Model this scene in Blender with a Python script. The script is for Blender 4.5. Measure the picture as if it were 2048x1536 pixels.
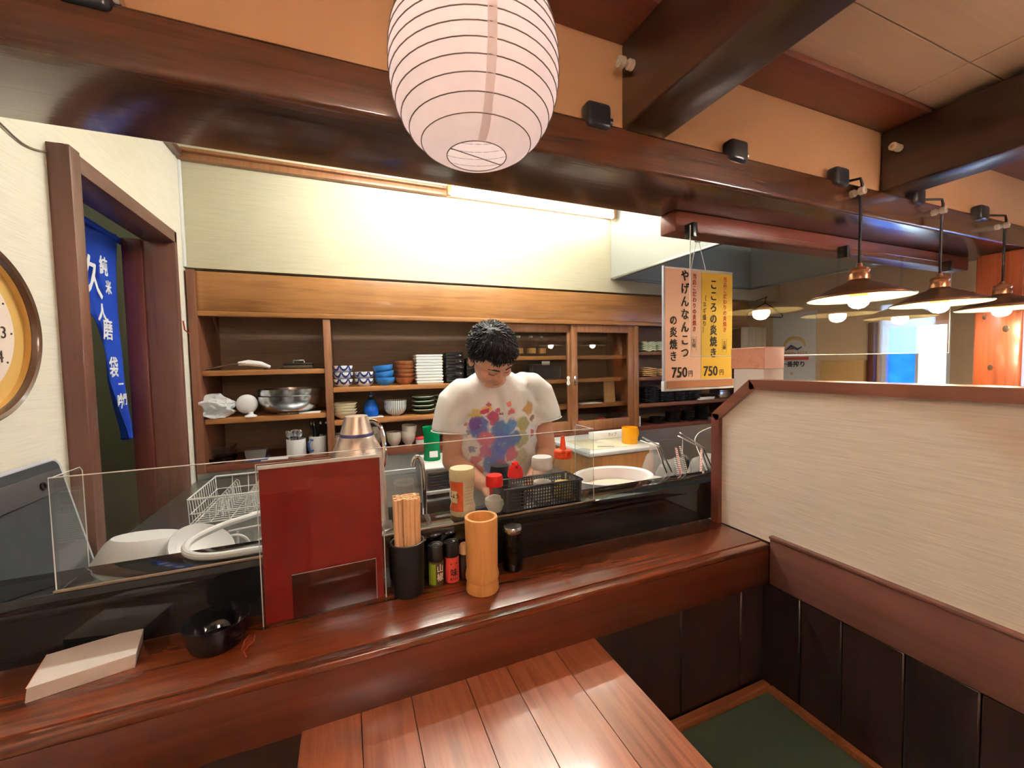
import bpy, bmesh, math, random
from mathutils import Vector, Matrix, Euler, noise
random.seed(7)
for _o in list(bpy.data.objects): bpy.data.objects.remove(_o)
SC = bpy.context.scene
COL = SC.collection
PI = math.pi

# ------------------------------------------------------------------ camera
F = 811.05; CX, CY = 1024.0, 768.0
YAW, PIT, ROL = (math.radians(a) for a in (22.15, -2.81, -1.099))
CAM = Vector((0, 0, 1.48))
_f = Vector((math.sin(YAW)*math.cos(PIT), math.cos(YAW)*math.cos(PIT), math.sin(PIT)))
_r = Vector((math.cos(YAW), -math.sin(YAW), 0)); _u = _r.cross(_f)
RGT = _r*math.cos(ROL) + _u*math.sin(ROL); UPV = -_r*math.sin(ROL) + _u*math.cos(ROL)
camd = bpy.data.cameras.new('camera'); cam = bpy.data.objects.new('camera', camd); COL.objects.link(cam)
camd.sensor_width = 36; camd.lens = 36*F/2048; camd.clip_start = .02; camd.clip_end = 200
cam.matrix_world = Matrix((( RGT.x, UPV.x, -_f.x, CAM.x), (RGT.y, UPV.y, -_f.y, CAM.y), (RGT.z, UPV.z, -_f.z, CAM.z), (0,0,0,1)))
SC.camera = cam
def ray(x, y): return RGT*((x-CX)/F) - UPV*((y-CY)/F) + _f
def onX(x, y, v): d = ray(x, y); return CAM + d*((v-CAM.x)/d.x)
def onY(x, y, v): d = ray(x, y); return CAM + d*((v-CAM.y)/d.y)
def onZ(x, y, v): d = ray(x, y); return CAM + d*((v-CAM.z)/d.z)
def wid(x0, x1, y, Y): return (x1-x0)/F*Y/ray((x0+x1)/2, y).y      # true width of a round thing at depth Y

# ------------------------------------------------------------------ world, exposure
W = bpy.data.worlds.new('world'); SC.world = W; W.use_nodes = True
W.node_tree.nodes['Background'].inputs[0].default_value = (.62, .80, 1, 1)
W.node_tree.nodes['Background'].inputs[1].default_value = 5.0
SC.view_settings.view_transform = 'Standard'; SC.view_settings.look = 'None'
SC.view_settings.exposure = 1.32; SC.view_settings.gamma = 1; SC.view_settings.use_curve_mapping = False

# ------------------------------------------------------------------ materials
def S(r, g, b):
    f = lambda c: (c/255/12.92 if c/255 <= .04045 else ((c/255+.055)/1.055)**2.4)
    return (f(r), f(g), f(b), 1)
MATS = {}
def base(name):
    m = bpy.data.materials.new(name); m.use_nodes = True; MATS[name] = m
    return m, m.node_tree.nodes, m.node_tree.links, m.node_tree.nodes['Principled BSDF']
def plain(name, col, rough=.5, metal=0, coat=0, var=.12, scale=14, bump=0, bscale=60, trans=0, ior=1.45, sss=0, spec=.5):
    m, n, l, p = base(name)
    p.inputs['Roughness'].default_value = rough; p.inputs['Metallic'].default_value = metal
    p.inputs['Coat Weight'].default_value = coat; p.inputs['Coat Roughness'].default_value = .08
    p.inputs['Transmission Weight'].default_value = trans; p.inputs['IOR'].default_value = ior
    p.inputs['Specular IOR Level'].default_value = spec
    tc = n.new('ShaderNodeTexCoord')
    if var:
        nz = n.new('ShaderNodeTexNoise'); nz.inputs['Scale'].default_value = scale; nz.inputs['Detail'].default_value = 3
        l.new(tc.outputs['Object'], nz.inputs['Vector'])
        mx = n.new('ShaderNodeMix'); mx.data_type = 'RGBA'; mx.inputs[6].default_value = [c*(1-var) for c in col[:3]]+[1]
        mx.inputs[7].default_value = [min(1, c*(1+var)) for c in col[:3]]+[1]
        l.new(nz.outputs['Fac'], mx.inputs[0]); l.new(mx.outputs[2], p.inputs['Base Color'])
    else: p.inputs['Base Color'].default_value = col
    if sss:
        p.inputs['Subsurface Weight'].default_value = sss; p.inputs['Subsurface Radius'].default_value = (.01, .004, .002)
    if bump:
        nb = n.new('ShaderNodeTexNoise'); nb.inputs['Scale'].default_value = bscale; l.new(tc.outputs['Object'], nb.inputs['Vector'])
        b = n.new('ShaderNodeBump'); b.inputs['Strength'].default_value = bump; b.inputs['Distance'].default_value = .002
        l.new(nb.outputs['Fac'], b.inputs['Height']); l.new(b.outputs[0], p.inputs['Normal'])
    return m
def wood(name, dark, light, axis='X', rough=.35, coat=.0, grain=1.0, knots=False, bump=.15, rvar=.12, spec=.5):
    """long grain along axis: stretched noise rings, random offset and tone per object"""
    m, n, l, p = base(name)
    tc = n.new('ShaderNodeTexCoord'); oi = n.new('ShaderNodeObjectInfo')
    mp = n.new('ShaderNodeMapping'); s = [26*grain]*3; s['XYZ'.index(axis)] = 1.3*grain; mp.inputs['Scale'].default_value = s
    add = n.new('ShaderNodeVectorMath'); add.operation = 'MULTIPLY_ADD'; add.inputs[1].default_value = (1, 1, 1)
    cb = n.new('ShaderNodeCombineXYZ'); ml = n.new('ShaderNodeMath'); ml.operation = 'MULTIPLY'; ml.inputs[1].default_value = 37
    l.new(oi.outputs['Random'], ml.inputs[0])
    for k in range(3): l.new(ml.outputs[0], cb.inputs[k])
    l.new(tc.outputs['Object'], add.inputs[0]); l.new(cb.outputs[0], add.inputs[2]); l.new(add.outputs[0], mp.inputs['Vector'])
    nz = n.new('ShaderNodeTexNoise'); nz.inputs['Scale'].default_value = 1; nz.inputs['Detail'].default_value = 5; nz.inputs['Roughness'].default_value = .62
    nz.inputs['Distortion'].default_value = .7
    l.new(mp.outputs[0], nz.inputs['Vector'])
    big = n.new('ShaderNodeTexNoise'); big.inputs['Scale'].default_value = 3.2*grain; big.inputs['Detail'].default_value = 2; l.new(add.outputs[0], big.inputs['Vector'])
    rings = n.new('ShaderNodeMath'); rings.operation = 'MULTIPLY_ADD'; rings.inputs[1].default_value = 5; l.new(nz.outputs['Fac'], rings.inputs[0]); l.new(big.outputs['Fac'], rings.inputs[2])
    fr = n.new('ShaderNodeMath'); fr.operation = 'PINGPONG'; fr.inputs[1].default_value = 1; l.new(rings.outputs[0], fr.inputs[0])
    mixf = n.new('ShaderNodeMath'); mixf.operation = 'MULTIPLY_ADD'; mixf.inputs[1].default_value = .45; l.new(fr.outputs[0], mixf.inputs[0])
    r2 = n.new('ShaderNodeMath'); r2.operation = 'MULTIPLY_ADD'; r2.inputs[1].default_value = rvar*2; r2.inputs[2].default_value = -rvar
    l.new(oi.outputs['Random'], r2.inputs[0])
    b2 = n.new('ShaderNodeMath'); b2.operation = 'MULTIPLY_ADD'; b2.inputs[1].default_value = .6; l.new(big.outputs['Fac'], b2.inputs[0]); l.new(r2.outputs[0], b2.inputs[2])
    l.new(b2.outputs[0], mixf.inputs[2])
    cr = n.new('ShaderNodeValToRGB'); cr.color_ramp.elements[0].position = .12; cr.color_ramp.elements[1].position = .9
    cr.color_ramp.elements[0].color = dark; cr.color_ramp.elements[1].color = light
    l.new(mixf.outputs[0], cr.inputs[0]); l.new(cr.outputs[0], p.inputs['Base Color'])
    p.inputs['Roughness'].default_value = rough; p.inputs['Coat Weight'].default_value = coat; p.inputs['Coat Roughness'].default_value = .12
    p.inputs['Specular IOR Level'].default_value = spec
    b = n.new('ShaderNodeBump'); b.inputs['Strength'].default_value = bump; b.inputs['Distance'].default_value = .002
    l.new(nz.outputs['Fac'], b.inputs['Height']); l.new(b.outputs[0], p.inputs['Normal'])
    if coat: l.new(b.outputs[0], p.inputs['Coat Normal'])
    return m
def paper_wall(name, c1, c2, axis='Y', rough=.85, sx=6, sz=190, bump=.25):
    """woven wall paper: fine horizontal threads"""
    m, n, l, p = base(name)
    tc = n.new('ShaderNodeTexCoord'); mp = n.new('ShaderNodeMapping'); mp.inputs['Scale'].default_value = (sx if axis == 'X' else 40, sx if axis == 'Y' else 40, sz)
    l.new(tc.outputs['Object'], mp.inputs['Vector'])
    nz = n.new('ShaderNodeTexNoise'); nz.inputs['Scale'].default_value = 1.5; nz.inputs['Detail'].default_value = 4; l.new(mp.outputs[0], nz.inputs['Vector'])
    cr = n.new('ShaderNodeValToRGB'); cr.color_ramp.elements[0].position = .3; cr.color_ramp.elements[1].position = .62
    cr.color_ramp.elements[0].color = c1; cr.color_ramp.elements[1].color = c2
    l.new(nz.outputs['Fac'], cr.inputs[0]); l.new(cr.outputs[0], p.inputs['Base Color']); p.inputs['Roughness'].default_value = rough
    b = n.new('ShaderNodeBump'); b.inputs['Strength'].default_value = bump; b.inputs['Distance'].default_value = .0015
    l.new(nz.outputs['Fac'], b.inputs['Height']); l.new(b.outputs[0], p.inputs['Normal'])
    return m
def clear(name, tint=(1, 1, 1, 1), ior=1.45, rough=0.0, haze=0.0):
    """thin clear plastic or glass: fresnel mix of transparent and glossy"""
    m, n, l, p = base(name); n.remove(p); out = n['Material Output']
    tr = n.new('ShaderNodeBsdfTransparent'); tr.inputs[0].default_value = tint
    gl = n.new('ShaderNodeBsdfGlossy'); gl.inputs['Roughness'].default_value = rough
    # Schlick reflectance from the unsigned angle, alike on both sides of the pane
    ge = n.new('ShaderNodeNewGeometry'); dt = n.new('ShaderNodeVectorMath'); dt.operation = 'DOT_PRODUCT'; l.new(ge.outputs['Incoming'], dt.inputs[0]); l.new(ge.outputs['Normal'], dt.inputs[1])
    ab = n.new('ShaderNodeMath'); ab.operation = 'ABSOLUTE'; l.new(dt.outputs['Value'], ab.inputs[0])
    iv = n.new('ShaderNodeMath'); iv.operation = 'SUBTRACT'; iv.inputs[0].default_value = 1; l.new(ab.outputs[0], iv.inputs[1])
    pw = n.new('ShaderNodeMath'); pw.operation = 'POWER'; pw.inputs[1].default_value = 5; l.new(iv.outputs[0], pw.inputs[0])
    f0 = ((ior-1)/(ior+1))**2; fr = n.new('ShaderNodeMath'); fr.operation = 'MULTIPLY_ADD'; fr.inputs[1].default_value = 1-f0; fr.inputs[2].default_value = f0; l.new(pw.outputs[0], fr.inputs[0])
    mx = n.new('ShaderNodeMixShader'); l.new(fr.outputs[0], mx.inputs[0]); l.new(tr.outputs[0], mx.inputs[1]); l.new(gl.outputs[0], mx.inputs[2])
    last = mx
    if haze:
        df = n.new('ShaderNodeBsdfDiffuse'); df.inputs[0].default_value = (.9, .9, .9, 1)
        m2 = n.new('ShaderNodeMixShader'); m2.inputs[0].default_value = haze; l.new(mx.outputs[0], m2.inputs[1]); l.new(df.outputs[0], m2.inputs[2]); last = m2
    l.new(last.outputs[0], out.inputs[0]); return m
def glow(name, col, st):
    m, n, l, p = base(name); n.remove(p)
    e = n.new('ShaderNodeEmission'); e.inputs[0].default_value = col; e.inputs[1].default_value = st
    l.new(e.outputs[0], n['Material Output'].inputs[0]); return m
def sheer(name, col, fac=.5, rough=.8, scale=40, var=.06):
    """translucent paper or cloth"""
    m, n, l, p = base(name); n.remove(p)
    tc = n.new('ShaderNodeTexCoord'); nz = n.new('ShaderNodeTexNoise'); nz.inputs['Scale'].default_value = scale; nz.inputs['Detail'].default_value = 6
    l.new(tc.outputs['Object'], nz.inputs['Vector'])
    mx = n.new('ShaderNodeMix'); mx.data_type = 'RGBA'; mx.inputs[6].default_value = [c*(1-var) for c in col[:3]]+[1]; mx.inputs[7].default_value = [min(1, c*(1+var)) for c in col[:3]]+[1]
    l.new(nz.outputs['Fac'], mx.inputs[0])
    d = n.new('ShaderNodeBsdfDiffuse'); t = n.new('ShaderNodeBsdfTranslucent'); s = n.new('ShaderNodeMixShader'); s.inputs[0].default_value = fac
    l.new(mx.outputs[2], d.inputs[0]); l.new(mx.outputs[2], t.inputs[0]); l.new(d.outputs[0], s.inputs[1]); l.new(t.outputs[0], s.inputs[2])
    l.new(s.outputs[0], n['Material Output'].inputs[0]); return m

M = MATS
wood('beam_wood', S(34, 17, 12), S(96, 56, 36), 'X', rough=.24, coat=.5, grain=.9, bump=.35)
wood('cross_beam_wood', S(32, 17, 14), S(66, 36, 28), 'Y', rough=.35, coat=.2, grain=.8)
wood('trim_wood_x', S(84, 40, 28), S(120, 62, 44), 'X', rough=.4)
wood('counter_wood', S(22, 11, 9), S(124, 60, 33), 'X', rough=.24, coat=.45, grain=1.1, bump=.3)
wood('apron_wood', S(64, 26, 16), S(100, 46, 28), 'X', rough=.3, coat=.2, bump=.08)
wood('table_wood', S(112, 58, 38), S(178, 108, 74), 'Y', rough=.28, coat=1.0, grain=1.6, rvar=.2, bump=.06)
wood('panel_wood', S(30, 17, 18), S(52, 28, 26), 'Z', rough=.4, coat=.15, rvar=.3)
wood('rail_wood', S(88, 56, 48), S(116, 76, 66), 'Y', rough=.38, coat=.1, bump=.06)
wood('frame_wood_y', S(88, 52, 42), S(134, 84, 62), 'Y', rough=.35, coat=.2)
wood('frame_wood_z', S(78, 38, 32), S(110, 58, 48), 'Z', rough=.35, coat=.2)
wood('door_wood_z', S(86, 56, 48), S(118, 78, 66), 'Z', rough=.4, coat=.1, bump=.05)
wood('door_wood_y', S(86, 56, 48), S(118, 78, 66), 'Y', rough=.4, coat=.1, bump=.05)
wood('red_door_wood', S(58, 24, 22), S(92, 40, 34), 'Z', rough=.4, coat=.15, bump=.05)
wood('fascia_wood', S(122, 80, 44), S(174, 122, 70), 'X', rough=.35, coat=.25, grain=1.1)
wood('shelf_wood', S(124, 78, 40), S(178, 122, 72), 'X', rough=.45, grain=1.0)
wood('stile_wood', S(112, 72, 48), S(158, 108, 72), 'Z', rough=.4, coat=.15)
wood('cabinet_side_wood', S(92, 54, 40), S(126, 80, 58), 'Z', rough=.45)
wood('back_board_wood', S(104, 78, 58), S(134, 106, 82), 'X', rough=.6)
wood('ply_wood', S(204, 172, 140), S(222, 192, 160), 'X', rough=.55, grain=.5, rvar=.15, bump=.03)
wood('column_wood', S(110, 52, 32), S(190, 100, 60), 'Z', rough=.25, coat=.4)
wood('border_wood', S(110, 62, 36), S(160, 98, 60), 'X', rough=.45)
wood('veneer_wood', S(150, 100, 52), S(196, 142, 84), 'Z', rough=.4, grain=1.4)
wood('carton_wood', S(176, 116, 92), S(214, 152, 124), 'X', rough=.5, grain=2)
wood('bamboo', S(206, 142, 74), S(232, 176, 106), 'Z', rough=.4, coat=.2, grain=2.2, bump=.08)
wood('chopstick_wood', S(222, 170, 118), S(244, 204, 158), 'Z', rough=.6, grain=3, bump=.05)
wood('board_wood', S(176, 128, 90), S(206, 156, 114), 'Z', rough=.55)
wood('brown_bowl', S(134, 76, 42), S(180, 112, 66), 'X', rough=.4, grain=1.2)
paper_wall('wall_paper', S(231, 226, 211), S(240, 236, 223), 'Y')
paper_wall('kitchen_wall', S(188, 181, 154), S(197, 190, 165), 'X', bump=.12)
paper_wall('partition_paper', S(228, 219, 202), S(242, 234, 220), 'Y', sx=9, sz=260, bump=.3)
plain('header_plaster', S(226, 180, 132), .8, var=.06, scale=5, bump=.1, bscale=180)
plain('kitchen_ceiling', S(228, 216, 178), .8, var=.04)
plain('corridor_wall', S(150, 150, 122), .8)
plain('dark_floor', S(52, 46, 44), .6)
plain('tatami', S(62, 78, 62), .7, var=.18, scale=240, bump=.2, bscale=300)
plain('far_wall', S(228, 200, 168), .8, var=.05)
plain('black_stone', (.006, .006, .007, 1), .07, spec=.7, var=0)
plain('black_lacquer', (.006, .006, .008, 1), .09, spec=.6, var=0)
plain('black_plastic', (.010, .010, .012, 1), .28, var=0)
plain('black_matt', (.006, .006, .0065, 1), .45, var=0)
plain('slate_plastic', S(58, 64, 70), .45, var=.25, scale=18, bump=.1)
plain('grey_plastic', S(74, 72, 76), .45, var=.05)
plain('edge_plastic', S(196, 200, 214), .35, var=0)
plain('edge_highlight_white', S(236, 236, 236), .25, var=0)  # near-white strips paint the highlight along clear acrylic edges
plain('white_plastic', S(238, 240, 244), .35, var=.02, sss=0)
plain('white_enamel', S(232, 234, 236), .25, var=.02)
plain('cream_plastic', S(242, 228, 186), .4, var=.02)
plain('porcelain', S(238, 240, 238), .18, var=.02)
plain('cream_ware', S(236, 228, 200), .22, var=.03)
plain('beige_ware', S(206, 196, 184), .35, var=.08, scale=30)
plain('mint_ware', S(176, 220, 198), .25, var=.05)
plain('green_ware', S(44, 62, 40), .15, var=.3, scale=20)
plain('black_ware', S(26, 26, 30), .3, var=.15)
plain('blue_ware', S(52, 132, 216), .3, var=.08)
plain('red_ware', S(206, 70, 74), .3, var=.05)
plain('tan_ware', S(226, 184, 124), .35, var=.1)
plain('celadon_ware', S(214, 222, 200), .25, var=.08)
plain('steel', S(206, 208, 212), .22, metal=1, var=.04)
plain('brushed_steel', S(170, 174, 176), .38, metal=1, var=.06, scale=40)
plain('chrome', S(230, 232, 236), .08, metal=1, var=0)
plain('champagne_metal', S(236, 220, 208), .36, metal=.85, var=.03)
plain('blue_band', S(86, 84, 140), .4, var=0)
plain('hood_metal', S(176, 180, 176), .5, metal=.35, var=.08, scale=70)
plain('hood_inner', S(176, 184, 178), .5, metal=.1, var=.06)
plain('filter_metal', S(112, 118, 118), .45, metal=.5, var=.15, scale=90)
plain('bronze', S(120, 84, 62), .35, metal=.7, var=.25, scale=24)
plain('copper', S(196, 140, 104), .3, metal=.8, var=.12)
plain('shade_inner', S(255, 236, 176), .6, var=0)
plain('ceramic', S(238, 230, 208), .2, var=.04)
plain('cord_black', (.012, .011, .012, 1), .7, var=0)
plain('wire_grey', S(126, 110, 96), .6, var=0)
plain('clock_frame', S(92, 66, 46), .3, coat=.4, var=.3, scale=12)
plain('clock_gold', S(222, 182, 108), .4, var=.08, scale=4)
plain('clock_face', S(240, 224, 214), .6, var=.02)
plain('ink_brown', S(74, 50, 44), .7, var=0)
plain('ink_black', S(34, 26, 24), .7, var=0)
plain('ink_red', S(196, 62, 48), .7, var=0)
plain('ink_white', S(246, 248, 255), .8, var=0)
plain('noren_blue', S(24, 72, 196), .8, var=.12, scale=6, bump=.15, bscale=220)
plain('menu_red', S(128, 16, 12), .55, var=.05, scale=120, bump=.08, bscale=260, spec=.3)
plain('pink_paper', S(246, 204, 178), .7, var=.02)
plain('yellow_paper', S(236, 194, 64), .7, var=.03)
plain('brown_card', S(176, 122, 82), .7, var=.05)
plain('white_paper', S(244, 244, 246), .8, var=.02)
plain('pad_paper', S(244, 236, 230), .75, var=.02)
plain('poster_paper', S(228, 230, 236), .7, var=.03)
plain('poster_gold', S(220, 182, 128), .6, var=.1)
plain('poster_red', S(214, 96, 84), .6, var=0)
plain('red_cap', S(222, 30, 30), .3, var=.05)
plain('orange_cap', S(242, 78, 24), .32, var=.05)
plain('orange_label', S(226, 92, 40), .5, var=.35, scale=90)
plain('pale_label', S(236, 220, 188), .5, var=.1, scale=120)
plain('lime_label', S(142, 172, 44), .45, var=.08)
plain('brown_label', S(88, 70, 46), .45, var=.15)
plain('pink_label', S(228, 84, 74), .45, var=.1, scale=90)
plain('beige_cap', S(232, 190, 150), .4, var=.03)
sheer('salt', S(248, 246, 242), .4)
plain('sesame', S(226, 196, 128), .8, var=.25, scale=500)
plain('soy_sauce', S(40, 26, 24), .2, var=0)
plain('yellow_mug', S(250, 176, 24), .25, var=.04)
plain('blue_glaze', S(46, 74, 128), .25, var=.1)
plain('grey_box', S(206, 198, 190), .7, var=.03)
plain('pink_box', S(244, 206, 192), .6, var=.04)
plain('beige_cloth', S(220, 190, 150), .85, var=.06)
plain('carton_blue', S(150, 190, 236), .5, var=.05)
plain('red_cord', S(150, 36, 26), .6, var=0)
plain('skin', S(216, 160, 132), .5, var=.06, scale=9, sss=.15)
plain('hair', S(26, 24, 27), .5, var=.35, scale=60)
plain('lash', S(46, 28, 24), .7, var=0)
plain('trousers', S(40, 44, 56), .8)
plain('rubber', S(30, 30, 32), .7, var=0)
plain('food', S(240, 208, 190), .6, var=.15, scale=60)
clear('acrylic', (.97, .985, .98, 1)); clear('glass', (.985, .99, .985, 1), 1.5); clear('bottle_plastic', (.96, .97, .965, 1), 1.45, .05, haze=.05)
clear('dark_glass', (.10, .085, .075, 1), 1.5); sheer('green_glass', S(28, 176, 118), .5); clear('blue_glass', (.25, .66, .90, 1), 1.5, .02)
clear('bag_film', (.96, .97, .97, 1), 1.45, .12, haze=.22); clear('cabinet_glass', (.90, .90, .88, 1), 1.5); clear('pocket_film', (.72, .66, .66, 1), 1.5)
sheer('lantern_paper', S(252, 240, 238), .45); sheer('bag_white', S(240, 242, 246), .3); sheer('frosted_pane', (.93, .96, 1, 1), .75); sheer('blue_pane', (.10, .32, .80, 1), .6, scale=14, var=.3); sheer('curtain_cloth', S(226, 212, 192), .25)
glow('hood_fill_glow', (1, 1, .95, 1), 7); glow('tube_light', (1, .98, .86, 1), 13); glow('ceiling_tube_light', (1, .99, .95, 1), 58); glow('bulb_light', (1, .82, .56, 1), 90); glow('lantern_bulb', (1, .90, .84, 1), 4); glow('corridor_fill_glow', (1, .96, .86, 1), 9); glow('fill_lantern_bulb', (1, .90, .78, 1), 850)  # hood, corridor and strongest lantern glows belong to added fill lamps

# ------------------------------------------------------------------ mesh helpers
class MB:
    def __init__(s): s.bm = bmesh.new()
    def box(s, x0, x1, y0, y1, z0, z1, bev=0, seg=2, mtx=None):
        r = bmesh.ops.create_cube(s.bm, size=1); vs = r['verts']
        for v in vs: v.co = Vector(((x0+x1)/2+v.co.x*(x1-x0), (y0+y1)/2+v.co.y*(y1-y0), (z0+z1)/2+v.co.z*(z1-z0)))
        if bev:
            es = list({e for v in vs for e in v.link_edges})
            o = bmesh.ops.bevel(s.bm, geom=es, offset=bev, segments=seg, affect='EDGES', profile=.5)
            vs = list({v for f in o['faces'] for v in f.verts} | {v for v in vs if v.is_valid})
        if mtx is not None:
            for v in vs: v.co = mtx @ v.co
        return s
    def lathe(s, prof, seg=32, c=(0, 0, 0), mtx=None, sq=None):
        """prof: (r,z) list; r=0 closes to a pole. sq: optional f(angle) radius factor"""
        rows = []
        for r, z in prof:
            if r < 1e-6: rows.append([s.bm.verts.new((0, 0, z))])
            else:
                rows.append([s.bm.verts.new((r*(sq(2*PI*k/seg) if sq else 1)*math.cos(2*PI*k/seg), r*(sq(2*PI*k/seg) if sq else 1)*math.sin(2*PI*k/seg), z)) for k in range(seg)])
        for a, b in zip(rows, rows[1:]):
            for k in range(seg):
                k2 = (k+1) % seg
                try:
                    if len(a) == 1 and len(b) == 1: pass
                    elif len(a) == 1: s.bm.faces.new((a[0], b[k2], b[k]))
                    elif len(b) == 1: s.bm.faces.new((a[k], a[k2], b[0]))
                    else: s.bm.faces.new((a[k], a[k2], b[k2], b[k]))
                except ValueError: pass
        for row in rows:
            for v in row:
                v.co += Vector(c)
                if mtx is not None: v.co = mtx @ v.co
        return s
    def tube(s, pts, r, seg=8, closed=False, cap=True):
        pts = [Vector(p) for p in pts]; n = len(pts); rows = []; up = None
        for i, p in enumerate(pts):
            a = pts[(i-1) % n] if (closed or i > 0) else p; b = pts[(i+1) % n] if (closed or i < n-1) else p
            t = (b-a).normalized()
            if up is None:
                up = Vector((0, 0, 1)) if abs(t.z) < .9 else Vector((1, 0, 0))
            u = (up - t*up.dot(t))
            u = u.normalized() if u.length > 1e-5 else t.orthogonal().normalized()
            up = u; w = t.cross(u); rr = r[i] if isinstance(r, (list, tuple)) else r
            rows.append([s.bm.verts.new(p + (u*math.cos(2*PI*k/seg)+w*math.sin(2*PI*k/seg))*rr) for k in range(seg)])
        rng = range(n) if closed else range(n-1)
        for i in rng:
            a, b = rows[i], rows[(i+1) % n]
            for k in range(seg): s.bm.faces.new((a[k], a[(k+1) % seg], b[(k+1) % seg], b[k]))
        if cap and not closed:
            s.bm.faces.new(rows[0][::-1]); s.bm.faces.new(rows[-1])
        return s
    def ball(s, c, r, u=20, v=12, mtx=None):
        r = (r, r, r) if not isinstance(r, (tuple, list)) else r
        o = bmesh.ops.create_uvsphere(s.bm, u_segments=u, v_segments=v, radius=1)
        for w in o['verts']:
            w.co = Vector((w.co.x*r[0], w.co.y*r[1], w.co.z*r[2]))
            if mtx is not None: w.co = mtx @ w.co
            w.co += Vector(c)
        return s
    def prism(s, poly, a, b, axis='Y'):
        """poly: 2-D outline, in (X,Z) for axis Y, (Y,Z) for axis X, (X,Y) for axis Z"""
        f = {'Y': lambda p, t: (p[0], t, p[1]), 'X': lambda p, t: (t, p[0], p[1]), 'Z': lambda p, t: (p[0], p[1], t)}[axis]
        A = [s.bm.verts.new(f(p, a)) for p in poly]; B = [s.bm.verts.new(f(p, b)) for p in poly]
        s.bm.faces.new(A); s.bm.faces.new(B[::-1])
        for i in range(len(A)):
            j = (i+1) % len(A); s.bm.faces.new((A[i], B[i], B[j], A[j]))
        return s
    def grid(s, fn, nu, nv, closed_u=False):
        R = [[s.bm.verts.new(fn(i/nu, j/nv)) for j in range(nv+1)] for i in range(nu if closed_u else nu+1)]
        for i in range(nu):
            for j in range(nv):
                a, b = R[i], R[(i+1) % len(R)]
                s.bm.faces.new((a[j], b[j], b[j+1], a[j+1]))
        return s
    def build(s, name, mat, parent=None, smooth=35, loc=None, solid=0, rot=None):
        bmesh.ops.recalc_face_normals(s.bm, faces=s.bm.faces)
        me = bpy.data.meshes.new(name); s.bm.to_mesh(me); s.bm.free()
        if smooth:
            for p in me.polygons: p.use_smooth = True
            me.set_sharp_from_angle(angle=math.radians(smooth))
        o = bpy.data.objects.new(name, me); COL.objects.link(o)
        me.materials.append(MATS[mat] if isinstance(mat, str) else mat)
        if parent is not None: o.parent = parent
        if loc is not None: o.location = loc
        if rot is not None: o.rotation_euler = rot
        if solid:
            md = o.modifiers.new('solid', 'SOLIDIFY'); md.thickness = solid; md.offset = 0
        return o
def tag(o, label, cat, group=None, kind=None):
    o['label'] = label
    if kind: o['kind'] = kind
    if cat: o['category'] = cat
    if group: o['group'] = group
    return o
def struct(o, label=None):
    o['kind'] = 'structure'
    if label: o['label'] = label
    return o
def thing(name, label, cat, loc=(0, 0, 0), rz=0, group=None):
    o = bpy.data.objects.new(name, None); COL.objects.link(o); o.empty_display_size = .05
    o.location = loc; o.rotation_euler = (0, 0, rz); return tag(o, label, cat, group)
def dup(root, loc, rz=None, label=None, group=None, rot=None, scale=None):
    r = root.copy(); COL.objects.link(r); r.location = loc
    if rz is not None: r.rotation_euler = (0, 0, rz)
    if rot is not None: r.rotation_euler = rot
    if scale is not None: r.scale = scale
    if label: r['label'] = label
    if group: r['group'] = group
    for ch in list(root.children):
        c = ch.copy(); COL.objects.link(c); c.parent = r
        for g in ch.children:
            d = g.copy(); COL.objects.link(d); d.parent = c
    return r
def bx(name, mat, x0, x1, y0, y1, z0, z1, parent=None, bev=.002, seg=1):
    """box whose own origin sits at its base centre"""
    c = Vector(((x0+x1)/2, (y0+y1)/2, z0))
    o = MB().box(x0-c.x, x1-c.x, y0-c.y, y1-c.y, 0, z1-z0, bev, seg).build(name, mat, parent, smooth=40)
    o.location = c; return o
def text(name, s, size, mat, mtx, parent=None, vertical=False, bold=0, wrap=None, sx=1, extr=.0003, spacing=1.0):
    cu = bpy.data.curves.new('t', 'FONT'); cu.body = '\n'.join(s) if vertical else s
    cu.size = size; cu.align_x = 'CENTER'; cu.align_y = 'CENTER'; cu.extrude = extr; cu.space_line = spacing
    cu.resolution_u = 2
    t = bpy.data.objects.new('t', cu); COL.objects.link(t)
    dg = bpy.context.evaluated_depsgraph_get()
    me = bpy.data.meshes.new_from_object(t.evaluated_get(dg)); bpy.data.objects.remove(t); bpy.data.curves.remove(cu)
    if bold:                                    # heavier strokes: the same glyphs again, shifted by a hair
        bb = bmesh.new()
        for i, (dx, dy) in enumerate(((-bold, -bold*.6), (bold, -bold*.6), (-bold, bold*.6), (bold, bold*.6))):
            n0 = len(bb.verts); bb.from_mesh(me); bb.verts.ensure_lookup_table()
            for v in bb.verts[n0:]: v.co += Vector((dx, dy, extr*.04*i))
        bb.to_mesh(me); bb.free()
    for v in me.vertices:
        v.co.x *= sx
        if wrap:
            a = v.co.x/wrap; r = wrap+v.co.z; v.co = Vector((math.sin(a)*r, v.co.y, math.cos(a)*r-wrap))
    me.name = name; me.materials.clear(); me.materials.append(MATS[mat])
    o = bpy.data.objects.new(name, me); COL.objects.link(o)
    if parent is not None: o.parent = parent
    o.matrix_local = mtx if isinstance(mtx, Matrix) else Matrix.Translation(mtx)
    return o
def face_my(x, y, z, rz=0): return Matrix.Translation((x, y, z)) @ Euler((PI/2, 0, rz)).to_matrix().to_4x4()   # reads from -Y
def face_px(x, y, z): return Matrix.Translation((x, y, z)) @ Euler((PI/2, 0, PI/2)).to_matrix().to_4x4()       # reads from +X
def face_mx(x, y, z): return Matrix.Translation((x, y, z)) @ Euler((PI/2, 0, -PI/2)).to_matrix().to_4x4()      # reads from -X
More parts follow.
